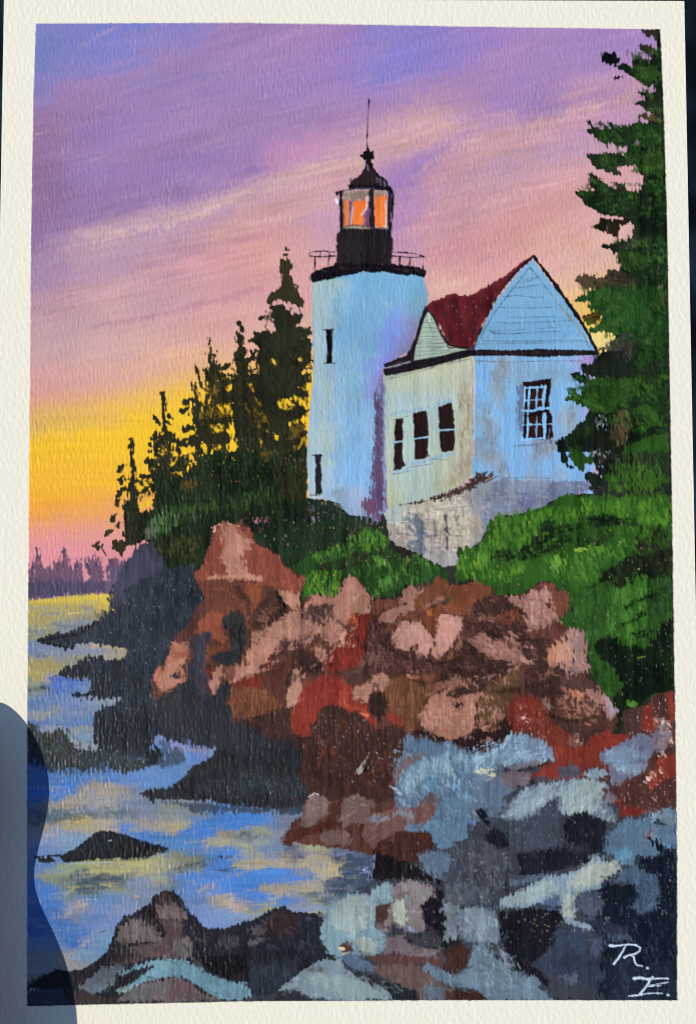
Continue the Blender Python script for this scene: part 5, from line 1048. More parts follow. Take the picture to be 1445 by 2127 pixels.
k('3e2c28', '290,260 400,210 520,210 560,260 640,290 700,350 720,430 680,480 740,520 860,560 980,560 900,590 850,620 870,700 990,720 1010,790 980,830 940,900 1050,980 1000,1050 920,960 800,980 700,930 660,860 700,780 720,700 650,640 600,560 500,520 440,560 400,500 250,480 210,450 280,420 350,400 290,340', dry=2.5)
k('8a4a38', '480,350 640,290 660,360 560,420 480,400', dry=3, a=0.6); k('946456', '330,370 480,360 480,400 340,400', dry=2.5, a=0.8)
dabs(['6a4034', '8a5c4c', '2c2220', '583830'], '260,280 520,220 700,400 980,560 940,900 700,900 640,600 220,470', 220, 13, 4, 20, 60, a=0.55)
k('96695e', '260,540 380,490 440,560 560,520 620,580 680,660 725,700 660,720 590,720 520,690 440,720 380,640 300,600', dry=2.5)
k('b07f6e', '860,600 960,560 1040,560 1060,640 1040,740 1010,830 1000,760 960,700 900,750 850,700', dry=2); k('c08468', '860,620 940,580 960,690 880,740', dry=3, a=0.8)
k('90706c', '1000,470 1060,450 1130,500 1165,600 1120,650 1150,700 1185,740 1120,790 1060,790 1010,830 1040,700 1060,600 990,560'); k('d0a090', '1025,560 1045,570 1040,590', a=0.7)
k('6a4038', '740,490 800,440 880,450 970,480 1000,540 900,560', dry=3, a=0.8)
k('3c2b26', '60,700 180,540 260,560 420,680 480,700 560,700 600,740 560,830 440,900 420,960 300,930 180,960 120,960 150,900 250,880 260,820 100,860 40,800', dry=2.8)
dabs(['5c4030', '2c211d', '7a5040', '50382c'], '60,700 200,560 560,720 450,900 150,950', 130, 13, 4, 30, 60, a=0.55)
k('8a5a4a', '120,620 200,560 150,680 80,720', dry=3, a=0.6); k('9c6c5c', '10,850 200,820 250,860 150,900 30,920', dry=3, a=0.7)
k('5c4230', '430,900 600,740 680,760 660,880 600,960 560,1030 540,1140 430,1160 320,1170 310,1040 330,960', dry=2.5); dabs(['8a6a40', '6a4a34', '4a3a28', '94705a'], '330,980 600,760 640,880 540,1100 330,1150', 90, 14, 4, 70, 35, a=0.5)
k('a0705e', '20,960 150,980 330,930 430,930 330,970 310,1080 300,1180 430,1190 400,1240 330,1200 200,1250 100,1300 30,1270 0,1200 0,960', dry=1.6); k('96695c', '420,1100 480,1070 530,1100 510,1150 440,1140')
k('33231f', '120,1010 220,1000 230,1050 170,1065'); k('7e3428', '560,1030 620,950 700,940 800,990 860,1070 920,1160 1000,1220 1050,1260 1000,1330 1040,1400 1110,1500 1150,1540 1230,1500 1260,1420 1400,1320 1500,1250 1500,1500 1100,1600 900,1600 740,1580 700,1520 860,1440 880,1380 800,1290 700,1230 600,1250 560,1200 540,1130')
dabs(['8c3a2c', '6e2c22', '94402f'], '600,980 800,1010 1000,1250 1100,1480 900,1420 800,1280 600,1200', 90, 24, 5, 80, 18, a=0.5); k('94392b', '640,960 780,990 840,1100 700,1180 600,1160', a=0.5); dabs(['f0e0d8', 'e0b0a8'], '650,1120 710,1120 710,1160 660,1160', 5, 8, 4, 20, 20, a=0.9); specks(['e0a898', 'd88070'], '600,980 860,1080 900,1300 620,1220', 40)
k('402e2a', '860,1060 920,1100 960,1120 1080,1230 1160,1220 1220,1210 1290,1200 1260,1130 1220,1000 1150,960 1000,920 960,870 1000,800 1200,840 1260,920 1300,1100 1280,1210 1200,1240 1160,1300 1220,1380 1220,1420 1180,1420 1130,1350 1080,1270 1000,1230 920,1170 880,1110', dry=2)
k('583c34', '960,820 1100,800 1200,850 1230,920 1120,920 1000,900', dry=2.5, a=0.8)
k('50362e', '900,950 1100,980 1240,1000 1280,1180 1160,1220 1060,1210 960,1100 900,1040', dry=3); dabs(['b07a60', '6a4438', 'a8705c', '3a2a26', '8a5c4c'], '960,900 1220,960 1270,1150 1100,1200 960,1080', 130, 12, 4, 40, 50, a=0.6)
k('b87c60', '1020,920 1100,930 1130,960 1080,990 1010,960', dry=3, a=0.8); k('946c62', '1130,910 1240,920 1300,960 1370,1050 1370,1100 1300,1110 1290,1060 1220,1010 1150,950', dry=3); k('948c9c', '1260,960 1310,970 1370,1060 1360,1110 1320,1100 1300,1020', dry=4, a=0.8)
k('8a6c60', '805,990 830,970 890,1040 860,1060 820,1040'); k('7c5548', '1010,1280 1080,1250 1130,1330 1080,1390 1010,1320', dry=3, a=0.8); specks(['f0d8c8', 'e0b0a0'], '1040,1240 1110,1250 1110,1380 1060,1380', 14, r=2.2)
k('2c1e1e', '0,1240 60,1270 130,1300 200,1270 340,1210 400,1240 470,1200 530,1140 580,1180 570,1270 520,1280 460,1340 340,1390 240,1390 180,1330 90,1310 0,1310', dry=1.8)
tile(945, 1040, 2.89)
k('4a3430', '1020,1250 1130,1240 1120,1330 1140,1380 1060,1420 1000,1390 1000,1300'); k('983428', '1120,1230 1200,1220 1180,1280 1220,1330 1180,1400 1120,1370'); k('4a302c', '1180,1180 1230,1155 1280,1200 1290,1300 1220,1300 1190,1250'); k('983a2c', '1270,1170 1312,1150 1318,1330 1285,1330')
k('983428', '820,1420 900,1390 960,1400 1020,1400 1060,1440 960,1490 880,1500 850,1561 800,1500'); dabs(['e8c8b8', 'c89888', 'a87868', 'f0dcd0'], '1180,1260 1220,1290 1290,1340 1290,1480 1220,1540 1200,1500 1240,1400 1190,1340', 40, 11, 5, 70, 40, a=0.75)
specks(['e8c0b0', 'f0e0d0'], '1020,1300 1280,1180 1300,1500 1020,1500', 60)
tile(945, 1560, 2.89)
k('92372b', '480,150 560,90 600,50 560,20 600,-20 900,-30 880,80 770,110 770,160 700,180 620,170 500,190'); k('4c312c', '930,220 1060,180 1200,110 1330,100 1330,340 1240,350 1140,360 960,300 930,270'); k('98392c', '1140,190 1200,100 1215,40 1330,20 1330,150 1240,180 1170,240'); k('8a3028', '930,310 1060,330 1150,370 1120,420 1000,400 950,350')
k('4a3230', '1140,60 1200,-20 1330,-30 1330,10 1200,30 1190,100', a=0.8); dabs(['e8c8b8', 'c88878', 'd8a898'], '1140,190 1190,110 1240,100 1220,180', 14, 9, 4, 60, 30, a=0.8)
specks(['e8b0a0', 'c07060'], '960,200 1320,120 1320,330 1100,380 950,320', 70)

# ------------------------------------------------------------------ grey rocks in front
GR = motif('painted_grey_rocks', label='blue grey rocks and pale foam strokes in the foreground')
tile(0, 0)
P('3c3f48', '840,1560 880,1530 920,1545 960,1560 1000,1560 1050,1545 1080,1530 1130,1550 1145,1570 1120,1600 1070,1630 1110,1625 1160,1620 1210,1620 1250,1640 1280,1680 1290,1700 1340,1690 1403,1680 1405,2075 900,2076 480,2079 700,2000 670,1960 680,1900 720,1860 780,1830 790,1790 860,1780 900,1740 850,1700 815,1650 820,1620 830,1600', rough=2, dry=2, var=0.12)
tile(945, 1560, 2.89)
SL = '5c6c80'; LS = '8098ac'; PS = 'a0aeae'; BK = '22242c'
k(SL, '-60,-40 60,20 170,0 260,-60 330,-30 330,60 260,130 380,220 300,280 260,400 60,430 -30,540 -120,500 -340,460 -360,200 -380,100 -300,0', dry=3, soft=5)
k('7f98ac', '-250,-20 -120,20 0,10 100,30 220,60 240,100 150,140 60,130 0,100 -100,80 -200,60', dry=3, soft=4); k('5c9cd0', '-270,170 -210,150 -130,180 -160,240 -250,260', dry=4, soft=6, a=0.7); k('4c9ae0', '0,170 40,165 50,210 10,230', dry=3, soft=5, a=0.8); k('5c98cc', '-30,110 60,130 60,180 -20,170', dry=4, soft=6, a=0.6)
dabs(['8aa4b8', '5c7890', '9ab4c0', '6c84a0', '506880'], '-360,0 -150,20 200,60 240,130 60,250 250,380 0,480 -340,440 -340,180', 300, 17, 5, 60, 60, a=0.55, dry=2, soft=3)
k('736c74', '250,50 330,20 390,0 500,30 570,40 540,80 440,100 350,120 290,90'); k('8ca4b4', '300,-60 420,-90 520,-50 500,10 420,20 340,-20', dry=3); k('6c6068', '260,130 380,110 470,130 430,200 350,230 280,190', dry=2, a=0.9)
k('16161c', '355,120 450,95 540,60 578,36 575,60 520,95 440,118 370,128'); dabs(['d0c8a0', 'e0dcb8', 'b8c8c0'], '90,115 150,120 220,90 240,160 150,135', 14, 12, 4, 15, 20, a=0.8)
k('4a4e5c', '620,100 700,80 760,110 740,160 620,170', dry=3, a=0.9); k('40424c', '470,150 560,150 560,190 470,190', dry=3, a=0.8)
k('8498a8', '770,130 830,100 900,110 920,140 880,170 800,170', dry=2.5); k('6a6c80', '870,60 960,20 1060,10 1150,30 1160,90 1080,150 1000,190 940,200 920,140 900,100', dry=3); k('8ca0b4', '900,50 1000,20 1050,60 1140,80 1080,140 980,120', dry=4, soft=6, a=0.7)
k('5c6078', '800,170 900,180 930,220 900,240 850,210', dry=2.5, a=0.9); k('746c74', '900,260 930,250 968,285 940,310 880,320', dry=1.5)
tile(945, 1040, 2.89)
k('6a6e84', '860,1530 900,1490 1000,1450 1100,1400 1180,1420 1200,1480 1160,1561 880,1590', dry=3); k('8098b0', '900,1510 1000,1470 1050,1480 1140,1540 1000,1600 900,1570', dry=4, soft=6, a=0.6); k('7a6c78', '1180,1400 1260,1330 1290,1400 1280,1480 1200,1520', dry=3, a=0.8)
k('7c96ac', '0,1480 100,1520 200,1520 300,1440 340,1400 420,1400 520,1440 580,1500 585,1561 480,1561 300,1590 0,1561', dry=2.5, soft=4); k('6c7084', '430,1410 500,1440 570,1490 585,1530 500,1550 420,1500', dry=3, a=0.6)
S('9ab8cc', (3, 12), '345,1400 300,1450 250,1500 170,1540 100,1560', dry=3, a=0.8); dabs(['9ab4c8', '6c88a0', 'a8c0cc', '54708c'], '0,1480 330,1420 560,1490 560,1561 0,1600', 90, 16, 4, -30, 30, a=0.6, dry=2)
tile(620, 1180, 4.0139)
k('5a7088', '840,1460 900,1390 1000,1420 1060,1390 1120,1450 1250,1460 1445,1540 1445,2007 1000,2007 820,1880 800,1700 860,1600 980,1560 920,1520', dry=3.5, soft=5); k('6c5c5c', '800,1680 860,1600 1000,1560 1080,1540 1060,1580 940,1650 880,1720 840,1820 800,1780', dry=2.5, a=0.9)
k('738ea2', '880,1720 960,1620 1100,1580 1250,1520 1445,1560 1445,1720 1200,1720 1050,1760 960,1850 850,1900', dry=3, soft=5); k('4c98d8', '1050,1830 1110,1740 1160,1780 1100,1860', dry=3, soft=6, a=0.8); k('4c98d8', '1290,1800 1340,1760 1370,1820 1310,1850', dry=3, soft=6, a=0.8)
S('9cb4bc', (2, 8), '745,1810 800,1840 850,1880', dry=1); dabs(['8aa4b4', '5c7890', '9cb0b8', '486078'], '860,1700 1250,1500 1440,1600 1440,1980 1000,1980 840,1880', 220, 17, 4, 75, 30, a=0.55, dry=2, soft=3)
k('5a4644', '1000,1960 1100,1870 1160,1900 1200,1960 1150,2007', dry=2.5, a=0.8)
tile(470, 1560, 2.89)
k('6c5854', '480,290 520,255 560,260 620,310 600,380 520,440 430,480 400,520 320,560 330,510 440,400'); k('7a6462', '500,280 540,250 600,290 610,350 540,400 460,410', a=0.7); S('b0a898', 4, '495,275 530,252 550,260')
k('46241c', '400,420 460,370 440,440 480,470 560,440 620,400 700,430 600,480 500,500 440,540 380,580 330,560', a=0.9); k('4a2c24', '620,330 700,290 740,260 800,260 900,300 860,360 800,380 740,440 760,560 700,480 640,400')
k('6c5450', '700,300 770,250 880,310 900,330 860,360 900,380 840,440 760,430 700,450 680,400', dry=2.5); dabs(['7a8a60', '8a7c70', 'a08c80'], '670,320 780,260 870,320 800,340', 14, 10, 3, 30, 60, a=0.5)
k('6a5450', '560,520 620,470 700,470 760,530 740,560 600,560', a=0.9); k('70504a', '840,440 900,380 1000,340 1120,340 1240,300 1290,320 1240,420 1060,480 1010,500 1000,580 880,580 840,540 800,500', dry=2)
k('7a848e', '850,410 900,385 980,400 1040,340 1140,380 1110,400 1000,390 940,430', dry=3, a=0.7); k('607c94', '1060,470 1080,440 1230,430 1240,370 1290,300 1445,250 1445,520 1320,580 1240,560 1220,500 1100,490', dry=3, soft=4)
k('462a24', '1010,480 1220,490 1240,580 1200,600 1160,640 1140,680 1000,640 900,600 900,560', dry=2); k('1c181a', '895,600 1000,640 1130,680 1190,730 1290,770 1290,800 1220,790 1140,770 1050,780 990,770 930,790 880,760', dry=2.5)
k('55667a', '1150,630 1240,600 1350,620 1390,680 1340,720 1290,760 1200,730 1170,680', dry=2.5); k('50545c', '1300,750 1445,700 1445,900 1390,900 1310,820', dry=4, soft=7, a=0.8)
k('252730', '0,1060 180,1000 260,950 350,930 400,960 500,970 570,970 600,1000 560,1080 560,1180 640,1220 600,1260 470,1290 430,1350 300,1450 180,1470 60,1400 0,1390 -80,1330 -180,1240 -250,1100 -150,1060')
k('3c2a28', '200,1000 330,960 440,980 440,1080 300,1120 240,1060', dry=3, a=0.8); k('5c5454', '150,1060 240,1040 240,1090 160,1110', dry=3, a=0.8); k('625c60', '0,1110 100,1130 260,1125 160,1170 60,1210 20,1160', dry=2.5); dabs(['1a1a20', '343842', '2c2428', '4a5060'], '0,1080 300,980 560,1000 560,1200 300,1400 40,1350', 200, 18, 4, 60, 50, a=0.5)
k('2e3440', '120,1290 330,1260 460,1240 400,1370 250,1450 130,1430', dry=4, soft=8, a=0.7)
# pale boulder
k('7a949e', '600,960 650,900 720,870 790,850 860,860 900,820 960,770 1000,800 1000,900 900,960 890,1060 960,1090 960,1200 880,1230 830,1220 720,1240 620,1220 570,1120 575,1060', dry=1.8)
k('98a8a8', '620,980 700,890 800,860 890,880 880,1000 840,1060 760,1080 650,1070', dry=3, soft=4, a=0.85); k('8ca4ac', '860,860 900,810 990,800 1000,880 940,900', dry=3, a=0.7); k('a0a8a0', '780,1140 850,1120 910,1150 890,1210 810,1220', dry=2.5, a=0.8); k('98a4a0', '660,900 760,870 800,900 700,940', dry=3, a=0.7)
k('7c7274', '1000,800 1080,770 1180,790 1260,830 1240,880 1200,920 1170,990 1200,1060 1180,1090 1080,1080 1010,1050 960,1090 900,1060 920,960 1000,900', dry=2.5); k('8a8486', '1030,790 1150,790 1240,850 1170,920 1110,900 1060,840', dry=3, a=0.7)
k('a4aca0', '1000,900 1060,880 1085,960 1085,1040 1040,1050 1000,1010', dry=2.5); k('4a3430', '900,930 970,920 960,1000 930,1040 900,1020', dry=2); k('6c5850', '1020,850 1090,840 1110,880 1040,890', dry=2, a=0.8)
S('68a8dc', 3.5, '1085,870 1075,910', dry=0.5); S('7ca8cc', 4, '1080,1050 1140,1090', dry=1, a=0.8); k('8a8080', '1100,900 1160,910 1180,1000 1170,1070 1110,1050 1090,960', a=0.6)
k('1c1a20', '1170,930 1240,860 1260,820 1300,840 1310,940 1390,1000 1400,1140 1445,1180 1445,1300 1310,1280 1290,1190 1200,1190 1130,1160 1080,1160 1090,1100 1180,1090 1200,1050', dry=2.2); k('484850', '1100,1110 1240,1070 1300,1130 1290,1180 1180,1190 1100,1150', dry=4, soft=6, a=0.6)
k('706468', '960,1120 1060,1100 1100,1160 1180,1190 1290,1190 1240,1240 1130,1240 1000,1210 940,1230', dry=2.5); k('5c3c38', '830,1230 1000,1220 1130,1240 1240,1240 1300,1200 1300,1300 1180,1280 1060,1290 920,1290', dry=2.5, a=0.9)
k('4c3430', '680,1170 720,1145 755,1160 750,1220 700,1210', dry=1.5); S('d8d0a0', 6, '680,1185 705,1188'); S('c8c8a0', 5, '705,1220 735,1215', dry=1); k('54667c', '700,1230 760,1220 860,1260 915,1310 900,1340 820,1330 740,1300 700,1260', dry=1.8)
k('7c8e98', '300,1440 420,1350 480,1300 560,1260 690,1250 720,1310 800,1340 870,1370 960,1420 1010,1490 640,1500 500,1490 430,1440', dry=2); k('8ca09e', '440,1360 560,1340 760,1360 900,1420 980,1480 700,1480 540,1400', dry=4, soft=6, a=0.7); k('5c5458', '480,1310 560,1290 600,1310 520,1340', dry=2.5, a=0.8)
k('2a2c34', '300,1450 400,1430 440,1450 500,1480 640,1490 640,1500 300,1498', dry=2.5, a=0.9); k('24262c', '700,1270 760,1310 860,1340 930,1370 1040,1400 1150,1440 1160,1500 1010,1495 960,1430 860,1390 790,1370', dry=2.5); dabs(['4a4c50', '1c1c20', '6a7478'], '720,1290 900,1350 1100,1440 1000,1450 800,1370', 50, 11, 4, 30, 40, a=0.6)
k('604e4a', '880,1290 1060,1280 1170,1290 1230,1350 1300,1400 1445,1440 1445,1500 1160,1500 1150,1440 1040,1390 940,1360 900,1340', dry=2); k('607484', '1175,1290 1210,1275 1300,1310 1445,1350 1445,1430 1340,1420 1260,1370 1200,1320', dry=1.8); k('5c7080', '1170,1430 1240,1400 1310,1440 1310,1490 1200,1490', dry=2.5, a=0.8); k('3c2622', '1310,1440 1445,1440 1445,1500 1310,1500', a=0.8)
tile(0, 1560, 2.89)
BR2 = motif('painted_grey_rocks', label='pointed brown grey rock at the lower left with a pale foam arc')
k('24232a', '345,1310 430,1320 540,1310 590,1260 650,1190 665,1140 690,1060 740,1000 820,960 890,920 930,870 980,835 1050,840 1090,880 1120,950 1180,1010 1230,1060 1330,1090 1445,1060 1500,1100 1500,1420 1445,1400 1300,1360 1100,1400 600,1500 420,1522 380,1420 300,1440 200,1420 166,1440 166,1400 260,1345', dry=1.8)
k('645858', '700,1130 720,1060 790,1010 860,1010 940,1060 980,1130 930,1150 820,1145 740,1160', dry=2); k('70686a', '760,1030 860,1020 930,1080 960,1130 820,1130', dry=3, soft=5, a=0.7); k('6c5c5c', '930,930 980,890 1060,910 1110,970 1120,1010 1060,1020 960,1010 940,970', dry=2); k('544446', '960,1010 1110,1010 1100,1100 1150,1140 1150,1230 1060,1260 980,1240 860,1250 760,1280 650,1280 760,1180 900,1150 980,1140', dry=2); k('6c686a', '1060,1130 1140,1130 1150,1220 1200,1250 1100,1250 1040,1180', dry=3, a=0.7)
k('20181a', '880,960 930,930 950,1020 1000,1080 990,1120 950,1090 900,1020', dry=2); k('3c2828', '940,880 1000,850 1050,860 1000,930 950,930', dry=3, a=0.8)
k('2c2a30', '650,1180 700,1150 770,1180 860,1240 700,1270 640,1250', dry=3, a=0.8); k('5c6470', '520,1370 620,1300 700,1280 760,1300 640,1420 540,1440 480,1420', dry=3)
k('6c90a0', '700,1340 800,1300 900,1260 1000,1245 1100,1250 1200,1300 1280,1350 1445,1395 1500,1420 1500,1470 1445,1498 1340,1498 1220,1440 1130,1370 1050,1350 960,1370 860,1390 800,1420 720,1450 700,1430 820,1370 760,1370', dry=1.8, rough=1); k('7ca0ac', '960,1260 1060,1260 1060,1300 960,1320', dry=3, soft=5, a=0.6)
k('23232c', '610,1460 700,1370 820,1310 930,1285 880,1320 820,1370 700,1440 620,1490', dry=2.5); k('9aaca8', '720,1440 800,1410 840,1400 780,1450', dry=2); k('6a7c88', '480,1410 560,1430 620,1400 700,1360 640,1440 540,1460', dry=3, a=0.8)
k('665c60', '700,1500 800,1430 860,1390 960,1375 1060,1355 1130,1380 1200,1440 1340,1500', dry=2.2); k('5a4446', '1040,1380 1110,1370 1180,1440 1200,1490 1000,1480', dry=3, a=0.6); k('5c6468', '780,1430 900,1400 1000,1440 900,1490 720,1495', dry=3, a=0.5)
k('3c3434', '390,1420 520,1440 620,1480 700,1505 420,1522', dry=2.5, a=0.8); k('4c5c38', '166,1385 240,1345 300,1320 250,1350 170,1410', a=0.8, dry=2); k('3c4656', '166,1445 300,1425 380,1420 420,1522 166,1528', dry=2, a=0.8)
k('141216', '1150,1230 1300,1220 1445,1230 1480,1300 1380,1370 1280,1330', dry=2.5, a=0.85); k('3c3c44', '1330,1110 1445,1110 1445,1170 1380,1200 1330,1160', dry=3, a=0.8); dabs(['18161a', '34323a', '5a5458'], '650,1180 900,900 1050,860 1200,1050 1445,1100 1400,1350 900,1250', 120, 14, 4, 60, 50, a=0.45)
to(GR)
tile(945, 1560, 2.89)
k('64707e', '270,400 300,340 400,230 520,200 620,180 700,160 800,160 900,180 880,280 980,400 960,440 880,420 790,380 700,400 600,360 560,300 480,390 380,420 300,420', dry=3, soft=4)
k('8a9ca8', '290,390 400,240 520,200 620,190 560,280 460,380 380,410', dry=3.5, soft=5, a=0.8); k('98a8a8', '620,230 700,170 820,170 900,200 840,300 880,370 780,370 700,390 620,370 640,290', dry=3, soft=4); dabs(['b0bcb0', '8498a4', 'a0b0b0', '6c8090'], '300,390 450,220 700,170 900,200 860,320 960,420 620,370', 160, 20, 4, -50, 25, a=0.55, dry=2)
k('3c414c', '300,420 380,430 480,400 560,300 620,290 620,380 600,450 600,600 400,620 330,560 300,500 200,480 180,400', dry=3, soft=4); k('444a56', '330,430 520,380 600,320 610,560 450,610 350,570', dry=4, soft=8, a=0.6)
k('1e2028', '640,420 700,390 790,370 860,400 920,440 900,520 880,620 860,650 820,620 760,600 660,520', dry=3); k('20212a', '360,620 460,600 600,580 800,580 870,640 780,680 660,700 560,740 440,750 380,740 370,680', dry=3); k('343a48', '650,600 760,570 800,590 700,610', dry=3, a=0.6)
k('1c1c24', '160,500 240,470 310,500 310,590 230,620 160,580', dry=3.5); k('17181f', '110,350 140,340 190,370 210,430 180,440 130,390', dry=1.5); k('6c88b8', '90,430 110,400 130,440 100,460', dry=1.5, a=0.8); k('1e2028', '190,690 260,680 320,760 310,840 280,830 240,760', dry=2.5)
k('40424c', '0,560 160,520 330,620 360,700 330,760 260,860 100,880 0,850 -60,760', dry=4, soft=6); k('4c5460', '0,760 150,820 260,870 200,920 60,920 -40,870', dry=4, soft=6, a=0.8); dabs(['33363f', '50545e', '3c3c46', '66707c'], '0,560 160,540 340,700 260,880 0,860', 120, 17, 4, 75, 35, a=0.5)
k('526070', '330,760 460,750 560,740 420,800 330,800', dry=3.5, a=0.9)
k('8094a4', '270,890 400,830 520,770 660,730 760,700 820,650 850,630 900,670 980,650 990,710 900,760 870,830 780,850 720,850 700,960 700,1010 800,1040 860,1080 740,1060 660,1030 630,960 620,870 500,920 360,950 260,930', dry=2.2)
k('98a8a8', '280,890 420,830 560,780 620,830 480,900 320,930', dry=3, soft=4, a=0.8); k('a8ac98', '660,800 820,660 880,680 960,660 990,700 880,770 780,820', dry=3, soft=4, a=0.8); k('a4aca0', '640,850 720,860 700,960 710,1020 650,990', dry=3, a=0.8); dabs(['b8bcac', '8c9ca4', 'a0b0b0'], '640,960 640,830 830,660 980,670 860,790 720,860 710,1000', 70, 20, 4, -45, 20, a=0.55)
k('5c6c90', '500,920 620,860 640,920 560,940', dry=3, a=0.7)
k('5a7288', '960,440 1040,400 1120,420 1200,370 1330,330 1330,610 1220,570 1240,620 1130,640 1090,620 1080,690 1000,680 940,620 890,600 920,500', dry=2.5); k('5c94c4', '940,600 1040,560 1060,640 990,670', dry=4, soft=6, a=0.7); k('7c8c98', '1150,380 1300,350 1320,440 1180,430', dry=4, soft=6, a=0.6); S('20222a', 4, '1195,430 1255,440', dry=1); S('20222a', 4, '1210,410 1225,430'); S('5c94cc', 5, '1250,560 1320,590', dry=2)
k('8c7c84', '1120,520 1140,480 1190,490 1200,530', dry=2.5, a=0.8); k('1a1e28', '1150,520 1200,530 1250,580 1330,610 1330,700 1330,1500 900,1500 860,1440 860,1100 820,1060 740,960 730,900 800,850 880,820 920,790 1000,800 1060,790 1120,800 1080,700 1080,630 1180,640 1240,620', dry=3, soft=3)
k('4c6078', '1010,700 1090,680 1180,740 1230,800 1220,880 1180,960 1100,990 1060,930 1100,880 1080,800 960,790', dry=4, soft=6, a=0.85); k('4c5464', '730,880 780,840 870,850 890,920 860,990 800,1000 740,960', dry=3.5, soft=5, a=0.9); k('343848', '780,990 900,1020 1040,1060 1040,1150 940,1160 900,1090 820,1050', dry=4, soft=6, a=0.7); k('4a5a6c', '900,1100 1040,1100 1060,1140 920,1150', dry=3, a=0.8)
k('1c1c22', '250,960 400,950 500,940 620,940 640,1010 600,1100 600,1150 520,1240 460,1290 540,1340 560,1420 480,1380 400,1320 320,1280 300,1180 260,1100', dry=2.5); dabs(['8a7848', '6a6250', '2c2c30'], '260,980 600,1000 580,1120 360,1120', 22, 6, 3, 20, 40, a=0.6)
k('343e50', '460,1280 560,1210 600,1150 610,1080 680,1050 760,1070 800,1110 780,1200 860,1290 900,1360 840,1420 760,1400 700,1390 620,1370 600,1340 520,1310', dry=3, soft=4); k('404c60', '620,1100 760,1080 760,1180 620,1240', dry=4, soft=6, a=0.6); k('505a74', '820,1130 890,1110 900,1170 850,1250 810,1210', dry=3, a=0.8); k('505c6c', '630,1350 720,1330 740,1390 680,1410', dry=3.5, a=0.8); k('28303e', '880,1240 1000,1220 1100,1300 1200,1260 1330,1240 1330,1500 900,1500', dry=4, soft=8, a=0.6)
k('6c7c88', '20,950 130,930 240,960 270,1100 250,1150 160,1160 100,1150 20,1130', dry=3, soft=4); k('8494a0', '60,940 160,940 230,1060 150,1140 60,1080', dry=4, soft=6, a=0.7); k('687c8c', '100,1160 170,1160 240,1240 320,1300 420,1350 520,1380 500,1420 600,1500 200,1500 130,1440 0,1380 -20,1350 60,1300 90,1230', dry=2.5)
k('3c2820', '-60,1200 30,1140 90,1200 70,1300 -20,1350 -80,1300', dry=2.5); k('3c2822', '0,1420 130,1440 190,1498 0,1498', dry=2); k('5c5c64', '-40,860 60,890 20,960 -60,930', dry=3, a=0.8); k('7c8890', '-80,900 20,930 10,1120 -60,1140 -60,1000', dry=3, a=0.8); dabs(['8a9ca8', '5c6c7c', 'a0acb0'], '20,950 240,960 260,1130 420,1340 200,1480 100,1280', 110, 18, 4, 60, 40, a=0.5)
S('5ca0e0', 2.5, '-60,925 -38,910'); specks(['d8b8b8', 'c8c8d0', 'b8a8a0', 'e0e0d8'], '-300,100 600,300 1300,600 1300,1000 400,1200 -200,1200', 330, r=1.4, a=0.6)
dabs(['181c26', '262c3a', '3c4658'], '860,1060 1060,800 1320,640 1320,1480 900,1480', 220, 22, 4, 85, 30, a=0.45, dry=2)

tile(0, 0)
to(SH)
P('2e3037', '322,1455 350,1440 372,1420 400,1395 415,1440 440,1445 470,1420 480,1500 520,1515 560,1530 540,1570 400,1550 345,1535 318,1500', rough=2.5, dry=3, soft=3, var=0.15)
dabs(['24262c', '3c4550', '33303a', '4a3832'], '330,1450 400,1410 475,1440 540,1540 400,1540 330,1500', 50, 16, 5, 80, 25, a=0.6, dry=2)
chop({RR}, '310,1080 1410,1080 1410,1790 310,1790', 1300, 15, 5, lambda x, y: 60 * math.sin(x / 60.0 + y / 45.0), 40, 8, a=0.6, push=0.14)
chop({GR, BR2}, '60,1520 1410,1520 1410,2085 60,2085', 1500, 18, 5, lambda x, y: -30 + 50 * math.sin(x / 90.0 - y / 60.0), 35, 9, a=0.5, push=0.18, h=0.25)
chop({SH}, '60,1120 800,1120 800,1760 60,1760', 700, 20, 4.5, 85, 15, 8, a=0.5, push=0.15)
chop({SH3, SH2, SHR, BT}, '300,1000 1400,60 1400,1500 300,1300', 1500, 16, 4.5, 80, 25, 8, a=0.55, push=0.16)
to(RR)
dabs(['c89686', 'c08a78', 'cfa090'], '640,1370 700,1290 740,1230 770,1260 700,1370 600,1420', 22, 20, 6, -55, 20, a=0.5, dry=2)
dabs(['c8968a', 'c4988e'], '830,1300 880,1290 905,1340 880,1360 840,1345', 16, 20, 6, -70, 20, a=0.55, dry=2)
dabs(['c8968a', 'c4988e'], '910,1285 955,1280 940,1340 915,1360', 14, 20, 6, 80, 20, a=0.55, dry=2)
dabs(['c08c7e', 'c89888'], '880,1480 940,1450 1000,1470 1000,1500 930,1520 885,1510', 24, 24, 6, 10, 30, a=0.4, dry=2)
dabs(['cc8e74', 'd09a80'], '1140,1340 1180,1325 1195,1360 1160,1385', 14, 16, 6, 70, 30, a=0.55, dry=2)
dabs(['b88678', 'c49488'], '1060,1240 1120,1220 1140,1290 1100,1310', 18, 20, 6, 60, 30, a=0.45, dry=2)
dabs(['b88270', 'c08c7a'], '455,1100 500,1110 520,1150 500,1190 470,1180', 18, 22, 6, 80, 20, a=0.45, dry=2)
dabs(['b88a7e', 'c09488', 'ac7c70'], '1000,1330 1080,1315 1120,1350 1100,1375 1020,1360', 24, 20, 6, 30, 30, a=0.5, dry=2)
dabs(['b88a7e', 'c09488', 'b4857a'], '1050,1225 1140,1225 1170,1280 1140,1310 1100,1290', 30, 20, 6, 50, 40, a=0.5, dry=2)
dabs(['ac8880', 'bc968c', 'c89078'], '1150,1320 1200,1310 1225,1370 1210,1400 1170,1400', 30, 18, 6, 60, 40, a=0.5, dry=2)
dabs(['b08070', 'bc8c7c'], '560,1330 640,1280 700,1290 600,1360 520,1420 480,1420', 34, 20, 6, -35, 25, a=0.5, dry=2)
